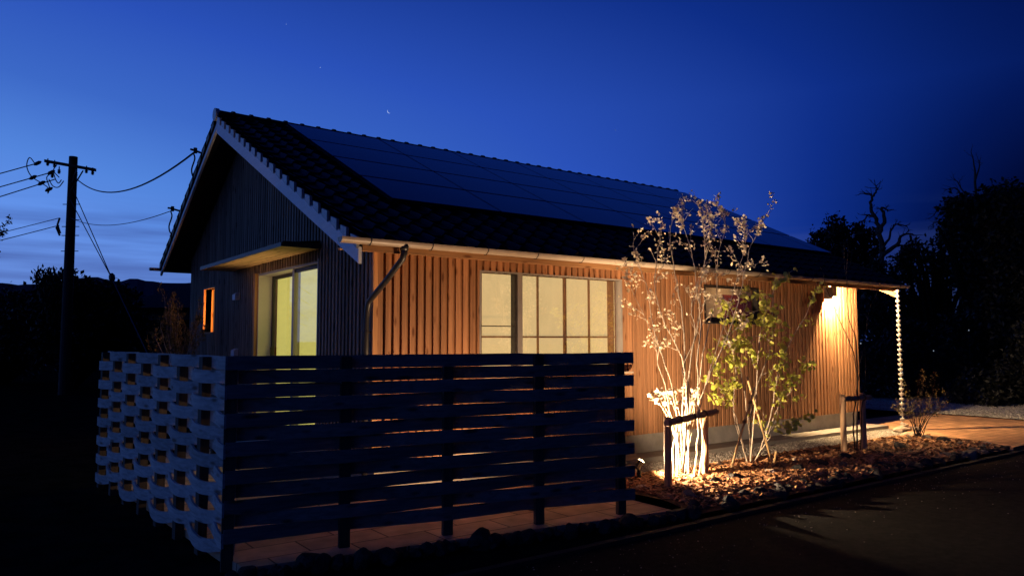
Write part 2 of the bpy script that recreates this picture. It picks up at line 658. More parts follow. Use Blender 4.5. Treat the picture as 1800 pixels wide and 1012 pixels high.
# terrace of large tiles, running under the fence
TA, TB = V((-1.95, -1.79)), V((1.98, -2.42))
sheet('terrace', [(-1.86, -1.80), (1.93, -2.40), (2.02, -.9), (1.6, -.36), (0, -.36), (-.06, 0), (-.06, 4.5), (-.9, 4.5), (-2.05, 2.5), (-1.89, -1.5)], .012, 'terrace', thick=.06)
sheet('concrete_apron', [(1.61, -.36), (9.95, -.36), (9.95, 0.0), (1.61, 0.0)], .085, 'apron', thick=.12)
sheet('gravel_bed', [(1.61, -1.25), (9.2, -1.25), (9.95, -.365), (1.61, -.365)], .03, 'gravel', thick=.05)
sheet('terracotta_path', [(9.2, -1.25), (8.95, -2.70), (13.2, -2.70), (13.4, .7), (9.955, .7), (9.955, -.365)], .04, 'terracotta', thick=.06)


def yard_h(x, y):
    return .055 + .02 * noise.noise(V((x * .5, y * .5, 7))) + .008 * noise.noise(V((x * 3, y * 3, 2)))


gridsheet('gravel_yard', 13.25, 34, -9, 7, 60, 50, yard_h, 'gravel_pale')


def bed_top(x):
    return -1.08 if x < 6 else -1.08 + (x - 6) * -.03


def bed_h(x, y):
    u = min(1, max(0, (y + 2.62) / .35)) * min(1, max(0, (-.98 - y) / .25))
    return .02 + .055 * u + .008 * noise.noise(V((x * 2.3, y * 2.3, 5)))


gridsheet('planting_bed', 1.96, 9.1, -2.66, -.98, 90, 26, bed_h, 'soil')

# bark chips
b = MB()
for i in range(8000):
    x = random.uniform(2.0, 8.95) if random.random() < .55 else random.uniform(2.05, 5.6)
    y = random.uniform(-2.58, -1.0)
    s_ = random.choice((.5, .8, 1, 1, 1.3)) * random.uniform(.018, .036)
    z = bed_h(x, y) + random.uniform(.002, .018)
    a = random.uniform(0, math.pi)
    tl = random.gauss(0, .35)
    dx = V((math.cos(a), math.sin(a), tl)) * s_
    dy = V((-math.sin(a), math.cos(a), random.gauss(0, .35))) * s_ * random.uniform(.35, .7)
    up = V((0, 0, .004))
    c = V((x, y, z))
    b.hexa([c - dx - dy, c + dx * .8 - dy, c + dx + dy * .8, c - dx * .9 + dy, c - dx - dy + up, c + dx * .8 - dy + up, c + dx + dy * .8 + up, c - dx * .9 + dy + up])
kind(b.build('bark_chips', 'chip'), 'stuff')
# loose pebbles of the gravel
b = MB()
PV = [V((1, 0, 0)), V((0, 1, 0)), V((-1, 0, 0)), V((0, -1, 0)), V((0, 0, .7)), V((0, 0, -.5))]
PF = [(0, 1, 4), (1, 2, 4), (2, 3, 4), (3, 0, 4), (1, 0, 5), (2, 1, 5), (3, 2, 5), (0, 3, 5)]


def pebble(x, y, z, s_):
    a = random.uniform(0, 6.28)
    ca_, sa_ = math.cos(a), math.sin(a)
    k = [random.uniform(.6, 1.2) for _ in PV]
    b.add([(x + (p.x * ca_ - p.y * sa_) * s_ * q, y + (p.x * sa_ + p.y * ca_) * s_ * q, z + p.z * s_ * q) for p, q in zip(PV, k)], PF, random.random())


for i in range(9000):
    x = random.uniform(1.9, 9.6)
    y = random.uniform(-1.2, -.37)
    if y < -1.0 and x > 9.2: continue
    pebble(x, y, .032, random.uniform(.006, .014))
for i in range(9000):
    x = 13.3 + random.random() ** 1.6 * 9
    y = random.uniform(-4, 3.5)
    pebble(x, y, yard_h(x, y) + .004, random.uniform(.012, .026))
for i in range(500):                          # loose grit along the road edge
    x = random.uniform(-1, 12)
    y = -2.8 - abs(random.gauss(0, .5))
    pebble(x, y, road_h(x, y) + .002, random.uniform(.003, .009))
kind(b.build('pebbles', 'pebble'), 'stuff')

# hills far off
def hills(name, dist, prof):
    b = MB()
    n_ = len(prof)
    vs, fs = [], []
    for px, py in prof:
        top = at(px, py, dist)
        base = V((top.x, top.y, -2))
        d = V((top.x - CAM.x, top.y - CAM.y, 0)).normalized()
        near = base - d * dist * .25
        vs += [near, top, base + d * dist * .3]
    for i in range(n_ - 1):
        for k in range(2):
            a = i * 3 + k
            fs.append((a, a + 3, a + 4, a + 1))
    b.add(vs, fs)
    return kind(b.build(name, 'hill'))


pf = []
for i in range(70):
    px = -500 + i * 14
    y = 497 + 6 * noise.noise(V((px * .012, 1, 0))) + 2.5 * noise.noise(V((px * .05, 2, 0)))
    y -= 10 * math.exp(-((px - 165) / 38) ** 2) + 9 * math.exp(-((px - 235) / 22) ** 2)
    pf.append((px, y))
hills('hills', 1500, pf)

# ------------------------------------------------------------------ house
HL, ZB, ZS = 9.63, .347, 2.549
RX0, RX1 = -.489, 9.994
EY, EZ = -.621, 2.575          # tile base plane at the front eave
RY, RZ = 4.514, 5.05
BY, BZ = 8.174, 3.03
house = thing('house', 'single storey timber house with batten siding, dark tiled gable roof, solar panels and lit windows', 'house', (0, 0, 0))


def roof_under(y):
    if y <= RY:
        return EZ + (y - EY) * (RZ - EZ) / (RY - EY) - .14
    return RZ + (y - RY) * (BZ - RZ) / (BY - RY) - .14


def cut(u0, u1, ops):
    """split a strip [u0,u1] at the opening edges"""
    e = {u0, u1}
    for o in ops:
        for q in (o[0], o[1]):
            if u0 < q < u1:
                e.add(q)
    e = sorted(e)
    return list(zip(e[:-1], e[1:]))


def zspans(uc, z0, z1, ops):
    sp = [(z0, z1)]
    for a, bb, c, d in ops:
        if a < uc < bb:
            ns_ = []
            for p, q in sp:
                if d <= p or c >= q:
                    ns_.append((p, q))
                    continue
                if c > p: ns_.append((p, c))
                if d < q: ns_.append((d, q))
            sp = ns_
    return [s for s in sp if s[1] - s[0] > .004]


WIN = (1.335, 3.625, 1.22, 2.41)
SWIN = (5.36, 6.66, 1.93, 2.41)
OPF = [WIN, SWIN]
DOOR = (1.51, 3.86, .36, 2.60)
NICHE = (6.06, 6.75, 1.77, 2.53)
OPG = [DOOR, NICHE]
PITCH_B, BW, BT = .0985, .064, .032
# front wall
bb_, bf_ = MB(), MB()
n_ = round(HL / PITCH_B)
pit = HL / n_
for k in range(n_):
    u0, u1 = k * pit, (k + 1) * pit
    r = random.random()
    for a, c in cut(u0, u1, OPF):
        for z0, z1 in zspans((a + c) / 2, ZB, ZS, OPF):
            bb_.box((a, .0, z0), (c, .10, z1), r)
    m0 = u0 + (pit - BW) / 2
    r = random.random()
    for a, c in cut(m0, m0 + BW, OPF):
        for z0, z1 in zspans((a + c) / 2, ZB - .012, ZS, OPF):
            bf_.box((a, -BT, z0), (c, -.0, z1), r)
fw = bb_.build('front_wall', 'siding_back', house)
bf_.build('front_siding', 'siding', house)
# gable wall
bb_, bf_ = MB(), MB()
GY1 = 7.75
n_ = round(GY1 / PITCH_B)
pit = GY1 / n_


def slab(mb, y0, y1, xo, xi, z0, z1, r):
    t0 = min(z1, roof_under(y0))
    t1 = min(z1, roof_under(y1))
    if min(t0, t1) <= z0: return
    mb.hexa([(xo, y0, z0), (xi, y0, z0), (xi, y1, z0), (xo, y1, z0), (xo, y0, t0), (xi, y0, t0), (xi, y1, t1), (xo, y1, t1)], r)


for k in range(n_):
    u0, u1 = k * pit, (k + 1) * pit
    r = random.random()
    for a, c in cut(u0, u1, OPG):
        for z0, z1 in zspans((a + c) / 2, ZB, 9, OPG):
            slab(bb_, a, c, 0.0, .10, z0, z1, r)
    m0 = u0 + (pit - .050) / 2
    r = random.random()
    for a, c in cut(m0, m0 + .050, OPG):
        for z0, z1 in zspans((a + c) / 2, ZB - .012, 9, OPG):
            slab(bf_, a, c, -BT, 0.0, z0, z1, r)
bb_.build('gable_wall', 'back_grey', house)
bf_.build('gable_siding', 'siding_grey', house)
b = MB()
b.box((-.034, -.034, ZB - .012), (.02, .012, ZS))
b.build('corner_board', 'trim_v', house)
# remaining walls (right gable and rear)
b = MB()
for k in range(40):
    y0, y1 = k * GY1 / 40, (k + 1) * GY1 / 40
    slab(b, y0, y1, HL - .1, HL, ZB, 9, .5)
b.box((0, GY1, ZB), (HL, GY1 + .1, 3.0))
b.build('rear_wall', 'siding_back', house)
b = MB()
b.box((.03, .03, -.06), (HL - .03, GY1, ZB - .012))
b.build('foundation', 'concrete', house)
# roof deck
b = MB()
th = .10


def rpt(y, dz=0):
    return (EZ + (y - EY) * (RZ - EZ) / (RY - EY) if y <= RY else RZ + (y - RY) * (BZ - RZ) / (BY - RY)) + dz


poly = [(RX0 + .03, EY + .02, rpt(EY + .02, -.015)), (RX0 + .03, RY, RZ - .015), (RX0 + .03, BY, BZ - .015), (RX0 + .03, BY, BZ - th), (RX0 + .03, RY, RZ - th), (RX0 + .03, EY + .02, rpt(EY + .02, -th))]
x0_, x1_ = RX0 + .03, RX1 - .03
for (a, c) in ((0, 1), (1, 2)):
    q = [poly[a], poly[c], poly[5 - c], poly[5 - a]]
    b.prism(q, (x1_ - x0_, 0, 0))
roof = b.build('roof', 'panel_gap', house)
# interlocking tiles
PROF = [(0, .050), (.08, .0485), (.2, .038), (.32, .020), (.45, .006), (.6, .0), (.8, .0), (.92, .006), (.97, .030)]


def tiles(ya, za, yb, zb, ncourse, eave_flap):
    mb = MB()
    nt_ = 38
    tw = (RX1 - RX0) / nt_
    cols = [(RX0 + (i + u) * tw, h) for i in range(nt_) for u, h in PROF] + [(RX1, .05)]
    sl = math.hypot(yb - ya, zb - za)
    ny, nz_ = -(zb - za) / sl, (yb - ya) / sl
    if yb < ya:
        ny, nz_ = -ny, -nz_
    nc = len(cols)
    for c in range(ncourse):
        f0, f1 = c / ncourse, (c + 1.06) / ncourse
        f1 = min(f1, 1)
        r0 = []
        for j, (f, lift, drop) in enumerate(((f0, .036, .030 if c else eave_flap), (f0, .036, 0), (f1, .006, 0))):
            y, z = ya + (yb - ya) * f, za + (zb - za) * f
            for x, h in cols:
                q = h + lift - drop
                if j == 0 and c == 0:
                    q = lift - drop + h * .25
                jit = noise.noise(V((math.floor((x - RX0) / tw + 1e-6) * 3.1, c * 2.7, 4))) * .004
                r0.append((x, y + ny * (q + jit), z + nz_ * (q + jit)))
        fs = []
        rr = []
        for j in range(2):
            for i in range(nc - 1):
                fs.append((j * nc + i, j * nc + i + 1, (j + 1) * nc + i + 1, (j + 1) * nc + i))
        o = len(mb.v)
        mb.v += r0
        mb.f += [tuple(q + o for q in f) for f in fs]
        rs = [random.random() for _ in range(nt_ + 1)]
        mb.r += [rs[min(i // len(PROF), nt_)] for j in range(2) for i in range(nc - 1)]
    return mb


tiles(EY - .02, EZ, RY, RZ, 20, .048).build('roof_tiles', 'tile', roof)
tiles(BY + .02, BZ, RY, RZ, 14, .048).build('roof_tiles', 'tile', roof)
# ridge: stacked flat tiles and half-round caps with a raised joint each
b = MB()
b.box((RX0 + .01, RY - .10, RZ - .03), (RX1 - .01, RY + .10, RZ + .045))
nr = 38
for i in range(nr):
    xa_, xb_ = RX0 + (RX1 - RX0) * i / nr, RX0 + (RX1 - RX0) * (i + 1) / nr
    ring = []
    prof_ = [(xa_, .078), (xb_ - .05, .074), (xb_ - .05, .094), (xb_ - .005, .094), (xb_ - .005, .07)]
    for x, rad in prof_:
        ring.append([(x, RY + math.cos(t) * rad, RZ + .03 + math.sin(t) * rad) for t in [math.pi * k / 8 for k in range(9)]])
    vs = [p for q in ring for p in q]
    b.add(vs, [(j * 9 + k, j * 9 + k + 1, (j + 1) * 9 + k + 1, (j + 1) * 9 + k) for j in range(len(ring) - 1) for k in range(8)], random.random())
b.build('ridge_tiles', 'tile', roof)
b = MB()
b.tube([(RX0 - .03, RY, RZ + .03), (RX0 + .03, RY, RZ + .03)], .098, 18)
b.build('ridge_end_disc', 'tile_edge', roof)
# verge: stepped tile flaps over a white bargeboard, both slopes, both gables
def verge(x, ya, za, yb, zb, n, nm_b, sgn):
    front = ya < yb
    bv, bw = MB(), MB()
    sl = math.hypot(yb - ya, zb - za)
    ty, tz = (yb - ya) / sl, (zb - za) / sl
    step = sl / n
    for i in range(n):
        s0, s1 = i * step + .003, i * step + step * .60
        def P(s_, h): return (x, ya + ty * s_, za + tz * s_ + h)
        bv = MB()
        bv.prism([P(s0, -.080), P(s1, -.066), P(s1, .012), P(s0, .034)], (.03 * sgn, 0, 0))
        bv.build('verge_tile', 'tile_edge' if front else 'tile', roof)  # front flaps get the sky-paled colour, back flaps stay dark
    def Q(s_, h): return (x + .02 * sgn, ya + ty * s_, za + tz * s_ + h)
    bw.prism([Q(-.0, -.225 if front else -.17), Q(sl, -.25 if front else -.19), Q(sl, -.065 if front else -.11), Q(-.0, -.065 if front else -.11)], (.035 * sgn, 0, 0))
    bw.build('bargeboard', 'white' if sgn > 0 else 'trim_x', house)


verge(RX0 - .012, EY, EZ, RY, RZ, 21, '', 1)
verge(RX0 - .012, BY, BZ, RY, RZ, 15, '', 1)
verge(RX1 + .012, EY, EZ, RY, RZ, 21, '', -1)
# solar panels: four rows, on a plane just over the tiles
def pp(x, s_):
    run, rise = 4.514 + .621, 5.142 - 2.639
    L_ = math.hypot(run, rise)
    return V((x, -.621 + run * s_ / L_, 2.639 + rise * s_ / L_ + .022))


PX = [.50, 2.10, 3.57, 5.04, 6.51, 7.98, 9.45, 9.95]
PS = [1.36, 2.36, 3.34, 4.32, 5.40]
nv = V((0, -(5.142 - 2.639), 5.135)).normalized()
pan0 = None
for j in range(4):
    for i in range(7):
        b = MB()
        g = .013
        q = [pp(PX[i] + g, PS[j] + .026), pp(PX[i + 1] - g, PS[j] + .026), pp(PX[i + 1] - g, PS[j + 1] - .026), pp(PX[i] + g, PS[j + 1] - .026)]
        b.prism(q, nv * .028)
        b.build('solar_panel', 'panel', roof)
b = MB()
q = [pp(PX[0], PS[0]), pp(PX[-1], PS[0]), pp(PX[-1], PS[-1]), pp(PX[0], PS[-1])]
b.prism([p - nv * .012 for p in q], nv * .008)
b.build('panel_rail', 'panel_gap', roof)
# eave: rafters' soffit, fascia, gutter, downpipe
b = MB()
k = 0
y = -.585
while y < -.005:
    b.box((RX0 + .06, y, 2.551 - (0 if k % 2 else .002)), (RX1 - .06, min(y + .093, -.0), 2.566))
    y += .096
    k += 1
b.build('eave_soffit', 'trim_x', house)
b = MB()
b.box((RX0 + .06, -.607, 2.478), (RX1 - .06, -.587, 2.585))
b.build('fascia', 'trim_x', house)
b = MB()


def gutter(mb, xa_, xb_, yc, zc, ra, ri):
    n2 = 12
    prof_ = [(yc + math.cos(math.pi + math.pi * k / n2) * ra, zc + math.sin(math.pi + math.pi * k / n2) * ra) for k in range(n2 + 1)]
    prof_ += [(yc + math.cos(2 * math.pi - math.pi * k / n2) * ri, zc + math.sin(2 * math.pi - math.pi * k / n2) * ri) for k in range(n2 + 1)]
    n_ = len(prof_)
    mb.add([(xa_, y, z) for y, z in prof_] + [(xb_, y, z) for y, z in prof_], [(i, (i + 1) % n_, n_ + (i + 1) % n_, n_ + i) for i in range(n_)])
    for x in (xa_, xb_):
        mb.add([(x, y, z) for y, z in prof_[:n2 + 1]], [tuple(range(n2 + 1))])


gutter(b, -.70, 10.17, -.685, 2.585, .056, .050)
for xj in (2.9, 6.55):
    gutter(b, xj, xj + .06, -.685, 2.585, .0595, .056)
gt = b.build('gutter', 'gutter', house, smooth=False)
for i in range(16):
    b = MB()
    x = -.4 + i * .68
    b.tube([(x, -.600, 2.60), (x, -.625, 2.575), (x, -.66, 2.528), (x, -.70, 2.524), (x, -.742, 2.56), (x, -.747, 2.60)], .005, 5)
    b.build('gutter_bracket', 'dark_frame', gt)
b = MB()
gutter(b, -.66, 10.17, BY + .07, BZ - .02, .056, .050)
b.build('gutter', 'gutter', house)
b = MB()
b.tube([(-.02, -.685, 2.54), (-.02, -.685, 2.47), (-.025, -.66, 2.42), (-.05, -.36, 2.22), (-.07, -.12, 2.08), (-.08, -.03, 2.02), (-.085, .0, 1.93), (-.085, .02, 1.8), (-.085, .02, .12)], [.036, .034, .031, .031, .031, .031, .031, .031, .031], 14)
b.tube([(-.02, -.685, 2.56), (-.02, -.685, 2.50)], [.052, .040], 14)
b.build('downpipe', 'pipe', house, smooth=True)
for z in (1.7, .9):
    b = MB()
    b.tube([(-.085, .02, z - .012), (-.085, .02, z + .012)], .036, 14)
    b.box((-.055, .012, z - .01), (-.026, .03, z + .01))
    b.build('pipe_bracket', 'dark_frame', house)
# canopy over the sliding door
CX, CY0, CY1, CZ = -.53, 1.40, 5.06, 2.73
b = MB()
nb_ = 6
for k in range(nb_):
    xa_ = CX + .02 + (-.03 - CX - .02) * k / nb_
    xb_ = CX + .02 + (-.03 - CX - .02) * (k + 1) / nb_
    b.box((xa_ + .002, CY0 + .02, CZ), (xb_ - .002, CY1 - .02, CZ + .016))
canopy = b.build('canopy', 'soffit_y', house)
b = MB()
b.box((CX, CY0, CZ - .006), (CX + .018, CY1, CZ + .045))
b.box((CX + .018, CY0, CZ - .006), (-.03, CY0 + .018, CZ + .06))
b.box((CX + .018, CY1 - .018, CZ - .006), (-.03, CY1, CZ + .06))
b.add([(CX + .018, CY0 + .018, CZ + .046), (-.03, CY0 + .018, CZ + .10), (-.03, CY1 - .018, CZ + .10), (CX + .018, CY1 - .018, CZ + .046)], [(0, 1, 2, 3)])
b.build('canopy_edge', 'dark_frame', canopy)
# sliding door on the gable
y0, y1, z0, z1 = DOOR
b = MB()
b.box((-.05, y1 - .005, z0), (.17, y1 + .085, z1 + .01))
door = b.build('door_trim', 'trim_v', house)
b = MB()
b.box((-.012, y0 - .022, z1), (.0, y1 - .005, z1 + .018))
b.box((-.034, y0 - .028, z0), (.17, y0, z1 + .018))
b.box((.0, y0, z1 - .03), (.20, y1 - .005, z1))
b.build('door_frame', 'alu', house)
b = MB()
b.box((.0, y1 - .03, z0), (.24, y1 - .006, z1 - .03))
b.build('door_reveal', 'reveal', house)
ymid = 2.50
for (ya_, yb_, xp) in ((y0, ymid + .04, .045), (ymid - .02, y1 - .03, .20)):
    b = MB()
    fwid = .05
    zt = z1 - .03
    b.box((xp, ya_, z0), (xp + .035, ya_ + fwid, zt))
    b.box((xp, yb_ - fwid, z0), (xp + .035, yb_, zt))
    b.box((xp, ya_ + fwid, z0), (xp + .035, yb_ - fwid, z0 + .07))
    b.box((xp, ya_ + fwid, zt - .05), (xp + .035, yb_ - fwid, zt))
    dr = b.build('sliding_door', 'dark_frame', house)
    b = MB()
    b.box((xp + .012, ya_ + fwid, z0 + .07), (xp + .018, yb_ - fwid, zt - .05))
    b.build('door_glass', 'glass', dr)
    b = MB()
    b.box((xp + .075, ya_ + fwid - .02, z0 + .03), (xp + .080, yb_ - fwid + .03, zt))
    b.build('roller_blind', 'blind', dr)
b = MB()
b.box((.03, ymid - .03, z0), (.20, ymid + .04, z1 - .03))
b.build('door_mullion', 'alu', house)
b = MB()
b.box((.195, y1 - .11, 1.35), (.165, y1 - .09, 1.52))
b.build('door_handle', 'black', house)
# niche window on the gable
y0, y1, z0, z1 = NICHE
b = MB()
b.box((-.035, y1, z0 - .02), (.30, y1 + .03, z1 + .03))
b.box((-.035, y0 - .03, z0 - .02), (.30, y0, z1 + .03))
b.box((-.035, y0, z1), (.30, y1, z1 + .03))
b.box((-.045, y0, z0 - .03), (.30, y1, z0))
nf = b.build('side_window', 'trim_v', house)
b = MB()
b.box((.165, y0, z0), (.17, y1, z1))
b.build('pane', 'amber', nf)
b = MB()
b.box((.135, y1 - .010, z0), (.16, y1, z1))
b.build('sash', 'dark_frame', nf)
# vents
for zc_ in (2.31, 1.44):
    b = MB()
    b.prism([(-.026, 4.65, zc_ - .055), (-.026, 4.65, zc_ + .06), (-.06, 4.65, zc_ + .055), (-.10, 4.65, zc_ + .03), (-.10, 4.65, zc_ - .055)], (0, .15, 0))
    b.build('vent_hood', 'vent', house)
# big front window with paper screens
x0, x1, z0, z1 = WIN
b = MB()
b.box((x0 - .012, -.034, z1), (x1 + .02, .06, z1 + .022))
b.box((x0 - .012, -.034, z0), (x0 + .012, .06, z1))
b.box((x1 - .012, -.034, z0), (x1 + .02, .06, z1))
b.box((x0 + .012, -.034, z0 - .02), (x1 - .012, .06, z0 + .02))
win = b.build('front_window', 'alu', house)
b = MB()
b.box((x0 - .02, -.15, z0 - .045), (x1 + .10, .0, z0 - .022))
b.build('window_sill', 'gutter', win)
b = MB()
b.box((1.84, -.022, z0 + .02), (1.885, .055, z1))
b.build('mullion', 'dark_frame', win)
b = MB()
b.box((1.885, -.03, z0 + .02), (1.955, .055, z1))
b.build('mullion', 'alu', win)
b = MB()
b.box((x0 + .012, .014, z0 + .02), (1.84, .02, z1))
b.box((1.955, .024, z0 + .02), (x1 - .012, .03, z1))
b.build('pane', 'glass', win)
b = MB()
b.box((x0 - .05, .115, z0 - .03), (x1 + .05, .12, z1 + .03))
b.build('paper_screen', 'shoji', win)
b = MB()


def bar(xa_, xb_, za_, zb_): b.box((xa_, .085, za_), (xb_, .112, zb_))


zl = 1.655
bar(x0, x1, zl - .011, zl + .011)
for xc, wd in ((1.425, .02), (2.29, .018), (2.735, .042), (3.155, .018)):
    bar(xc - wd / 2, xc + wd / 2, z0, zl - .0115)
    bar(xc - wd / 2, xc + wd / 2, zl + .0115, z1)
bar(3.50, 3.60, z0, zl - .0115)
bar(3.50, 3.60, zl + .0115, z1)
b.build('lattice', 'lattice', win)
b = MB()
b.box((x0 + .012, .0, 1.775), (1.84, .012, 1.787))
b.build('glazing_bar', 'dark_frame', win)
# high small window with a lit room behind it
x0, x1, z0, z1 = SWIN
b = MB()
b.box((x0 - .02, -.034, z1), (x1 + .02, .06, z1 + .03))
b.box((x0 - .02, -.034, z0), (x0 + .02, .06, z1))
b.box((x1 - .02, -.034, z0), (x1 + .02, .06, z1))
b.box((x0 + .02, -.034, z0 - .05), (x1 - .02, .06, z0 + .025))
sw = b.build('high_window', 'dark_frame', house)
b = MB()
b.box((x0 - .02, -.17, z0 - .075), (x1 + .10, .0, z0 - .052))
b.build('window_sill', 'dark_frame', sw)
b = MB()
b.box((x0 + .02, .03, z0 + .025), (x1 - .02, .035, z1))
b.build('pane', 'glass', sw)
b = MB()
b.box((x0 - .3, .9, z0 - .8), (x1 + 1.6, .92, z1 + .12))
b.box((x0 - .32, .11, z0 - .8), (x0 - .3, .9, z1 + .12))
b.box((x1 + 1.6, .11, z0 - .8), (x1 + 1.62, .9, z1 + .12))
b.box((x0 - .3, .11, z1 + .12), (x1 + 1.6, .92, z1 + .13))
b.build('room', 'interior', sw)
b = MB()
b.box((6.95, .86, z0 - .5), (7.75, .9, z1 - .02))
b.build('room_door', 'maroon', sw)


def lamp(name, typ, loc, energy, col, parent=None, radius=.03, **kw):
    ld = D.lights.new(name, typ)
    ld.energy = energy
    ld.color = col
    if hasattr(ld, 'shadow_soft_size'):
        ld.shadow_soft_size = radius
    for k_, v_ in kw.items():
        setattr(ld, k_, v_)
    o = D.objects.new(name, ld)
    COL.objects.link(o)
    o.location = loc
    if parent:
        o.parent = parent
        o.location = V(loc) - parent.location
    return o


def aim(o, d):
    o.rotation_euler = V(d).to_track_quat('-Z', 'Y').to_euler()


WARM = (1.0, .60, .27)
lamp('room_lamp', 'POINT', (6.9, .45, 2.40), 5, (1, .66, .34), house, .05)
# wall lamp under the eave at the far end: box open below and to the right
LX = 8.60
b = MB()
b.box((LX - .060, -.19, 2.32), (LX - .050, -BT, 2.53))
b.box((LX - .050, -.19, 2.51), (LX + .07, -BT, 2.53))
b.box((LX - .060, -.20, 2.365), (LX + .07, -.1901, 2.53))
wl = b.build('wall_lamp', 'alu', house)
b = MB()
b.tube([(LX, -.135, 2.505), (LX, -.135, 2.48)], .030, 14)
b.build('bulb', 'bulb', wl)
wlamp = lamp('wall_lamp_light', 'POINT', (LX, -.135, 2.44), 1250, (1.0, .68, .34), house, .03)

# ------------------------------------------------------------------ woven board fence
fence = thing('board_fence', 'low corner fence of woven grey timber boards on square posts before the house', 'fence', (-1.91, -1.55, 0))
FA, FB, FL = V((-1.915, -1.547, 0)), V((1.435, -2.203, 0)), V((-2.155, 2.60, 0))
TOP = 1.494
BH = .1045


def fence_side(A, B, nb, rows, posts, m, flip, ext, amp):
    d = (B - A)
    L_ = d.length
    d = d / L_
    nrm = V((d.y, -d.x, 0))
    if flip: nrm = -nrm
    bay = L_ / nb
    for i in range(rows):
        sgn = 1 if i % 2 == 0 else -1
        zt = TOP - i * BH
        zb = zt - BH + random.uniform(.001, .004)
        zt -= random.uniform(0, .002)
        s0 = -.03 if sgn > 0 else 0.0
        s1 = L_ + (ext if sgn > 0 else .035)
        mb = MB()
        n_ = int((s1 - s0) / .05)
        r = random.random()
        vs = []
        ph = random.uniform(0, 9)
        for k in range(n_ + 1):
            s_ = s0 + (s1 - s0) * k / n_
            c_ = math.cos(math.pi * min(max(s_, 0), L_) / bay)
            c_ = math.copysign(abs(c_) ** 1.1, c_)
            off = sgn * c_ * amp
            wob = .006 * noise.noise(V((s_ * 1.5, i * 3.3, ph)))
            p = A + d * s_ + nrm * off
            if flip:                              # thin boards sag where they bow outward
                wob -= .052 * (i / rows) ** .8 * max(0, math.cos(math.pi * (min(max(s_, 0), L_) / bay + .22)) * sgn) - .012 * (i / rows)
            for q, zz in ((.009, zb), (.009, zt), (-.009, zt), (-.009, zb)):
                vs.append(p + nrm * q + V((0, 0, zz + wob)))
        fs = [(k * 4 + j, k * 4 + (j + 1) % 4, k * 4 + 4 + (j + 1) % 4, k * 4 + 4 + j) for k in range(n_) for j in range(4)]
        fs += [(3, 2, 1, 0), (n_ * 4, n_ * 4 + 1, n_ * 4 + 2, n_ * 4 + 3)]
        mb.add(vs, fs, r)
        mb.build('board', m, fence)
    for k in posts:
        p = A + d * bay * k
        mb = MB()
        a, n2 = d * .042, nrm * (amp - .011)
        q = [p - a - n2, p + a - n2, p + a + n2, p - a + n2]
        mb.hexa([x + V((0, 0, -.1)) for x in q] + [x + V((0, 0, TOP - .012)) for x in q])
        mb.build('post', 'post', fence)


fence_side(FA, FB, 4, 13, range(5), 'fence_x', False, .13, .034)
fence_side(FA, FL, 7, 14, range(1, 8), 'fence_y', True, .06, .046)

# ------------------------------------------------------------------ rocks
def rock_mesh(seed, sx_, sy_, sz_):
    vs, fs = ICO2
    off = V((seed * 1.7, seed * 2.3, seed * .9))
    out = []
    cuts = []
    rr = random.Random(seed)
    for _ in range(7):
        n = V((rr.gauss(0, 1), rr.gauss(0, 1), rr.gauss(0, 1))).normalized()
        cuts.append((n, rr.uniform(.55, .85)))
    for v in vs:
        p = v * (1 + .28 * noise.noise(v * 1.3 + off) + .12 * noise.noise(v * 3.5 + off))
        for n, dd in cuts:
            e = p.dot(n) - dd
            if e > 0:
                p = p - n * e * .9
        out.append(V((p.x * sx_, p.y * sy_, p.z * sz_)))
    return out, fs


ROCKN = [0]


def rock(x, y, z, s_, m, label, group=None, flat=.7):
    ROCKN[0] += 1
    sd = ROCKN[0] * 13 + 5
    rr = random.Random(sd)
    vs, fs = rock_mesh(sd, s_ * rr.uniform(.85, 1.3), s_ * rr.uniform(.75, 1.05), s_ * flat * rr.uniform(.8, 1.15))
    b = MB()
    b.add(vs, fs, .5)
    o = b.build('rock', m)
    o.location = (x, y, z + s_ * flat * .35)
    o.rotation_euler = (rr.uniform(-.3, .3), rr.uniform(-.3, .3), rr.uniform(0, 6.28))
    return tag(o, label, 'rock', group)


G1 = 'dark stones edging the tiled terrace'
for i in range(46):
    f = i / 45
    p = V((-1.98, -1.86)).lerp(V((1.98, -2.50)), f)
    s_ = random.uniform(.04, .085)
    if random.random() < .2: s_ *= 1.3
    rock(p.x + random.uniform(-.03, .03), p.y + .0 - random.uniform(0, .10), -.02, s_, 'rock_dark', 'dark rough stone in the row edging the tiled terrace below the fence', G1, .8)
G2 = 'rough stones along the front rim of the bark bed'
for i in range(62):
    f = i / 61
    x = 2.0 + 7.0 * f
    s_ = random.uniform(.05, .10)
    pale = x > 6.6 and random.random() < .5
    rock(x + random.uniform(-.05, .05), -2.50 + random.uniform(-.12, .08), -.0, s_, 'rock' if pale else 'rock_dark', 'rough stone in the row along the front rim of the bark chip bed', G2, .75)
G3 = 'rough stones at the right end of the bark bed'
for i in range(12):
    rock(8.55 + random.uniform(-.3, .45), -2.35 + i * .10, .0, random.uniform(.06, .12), random.choice(['rock', 'rock_pale', 'rock']), 'rough stone in the cluster ending the bark bed beside the terracotta path', G3, .75)
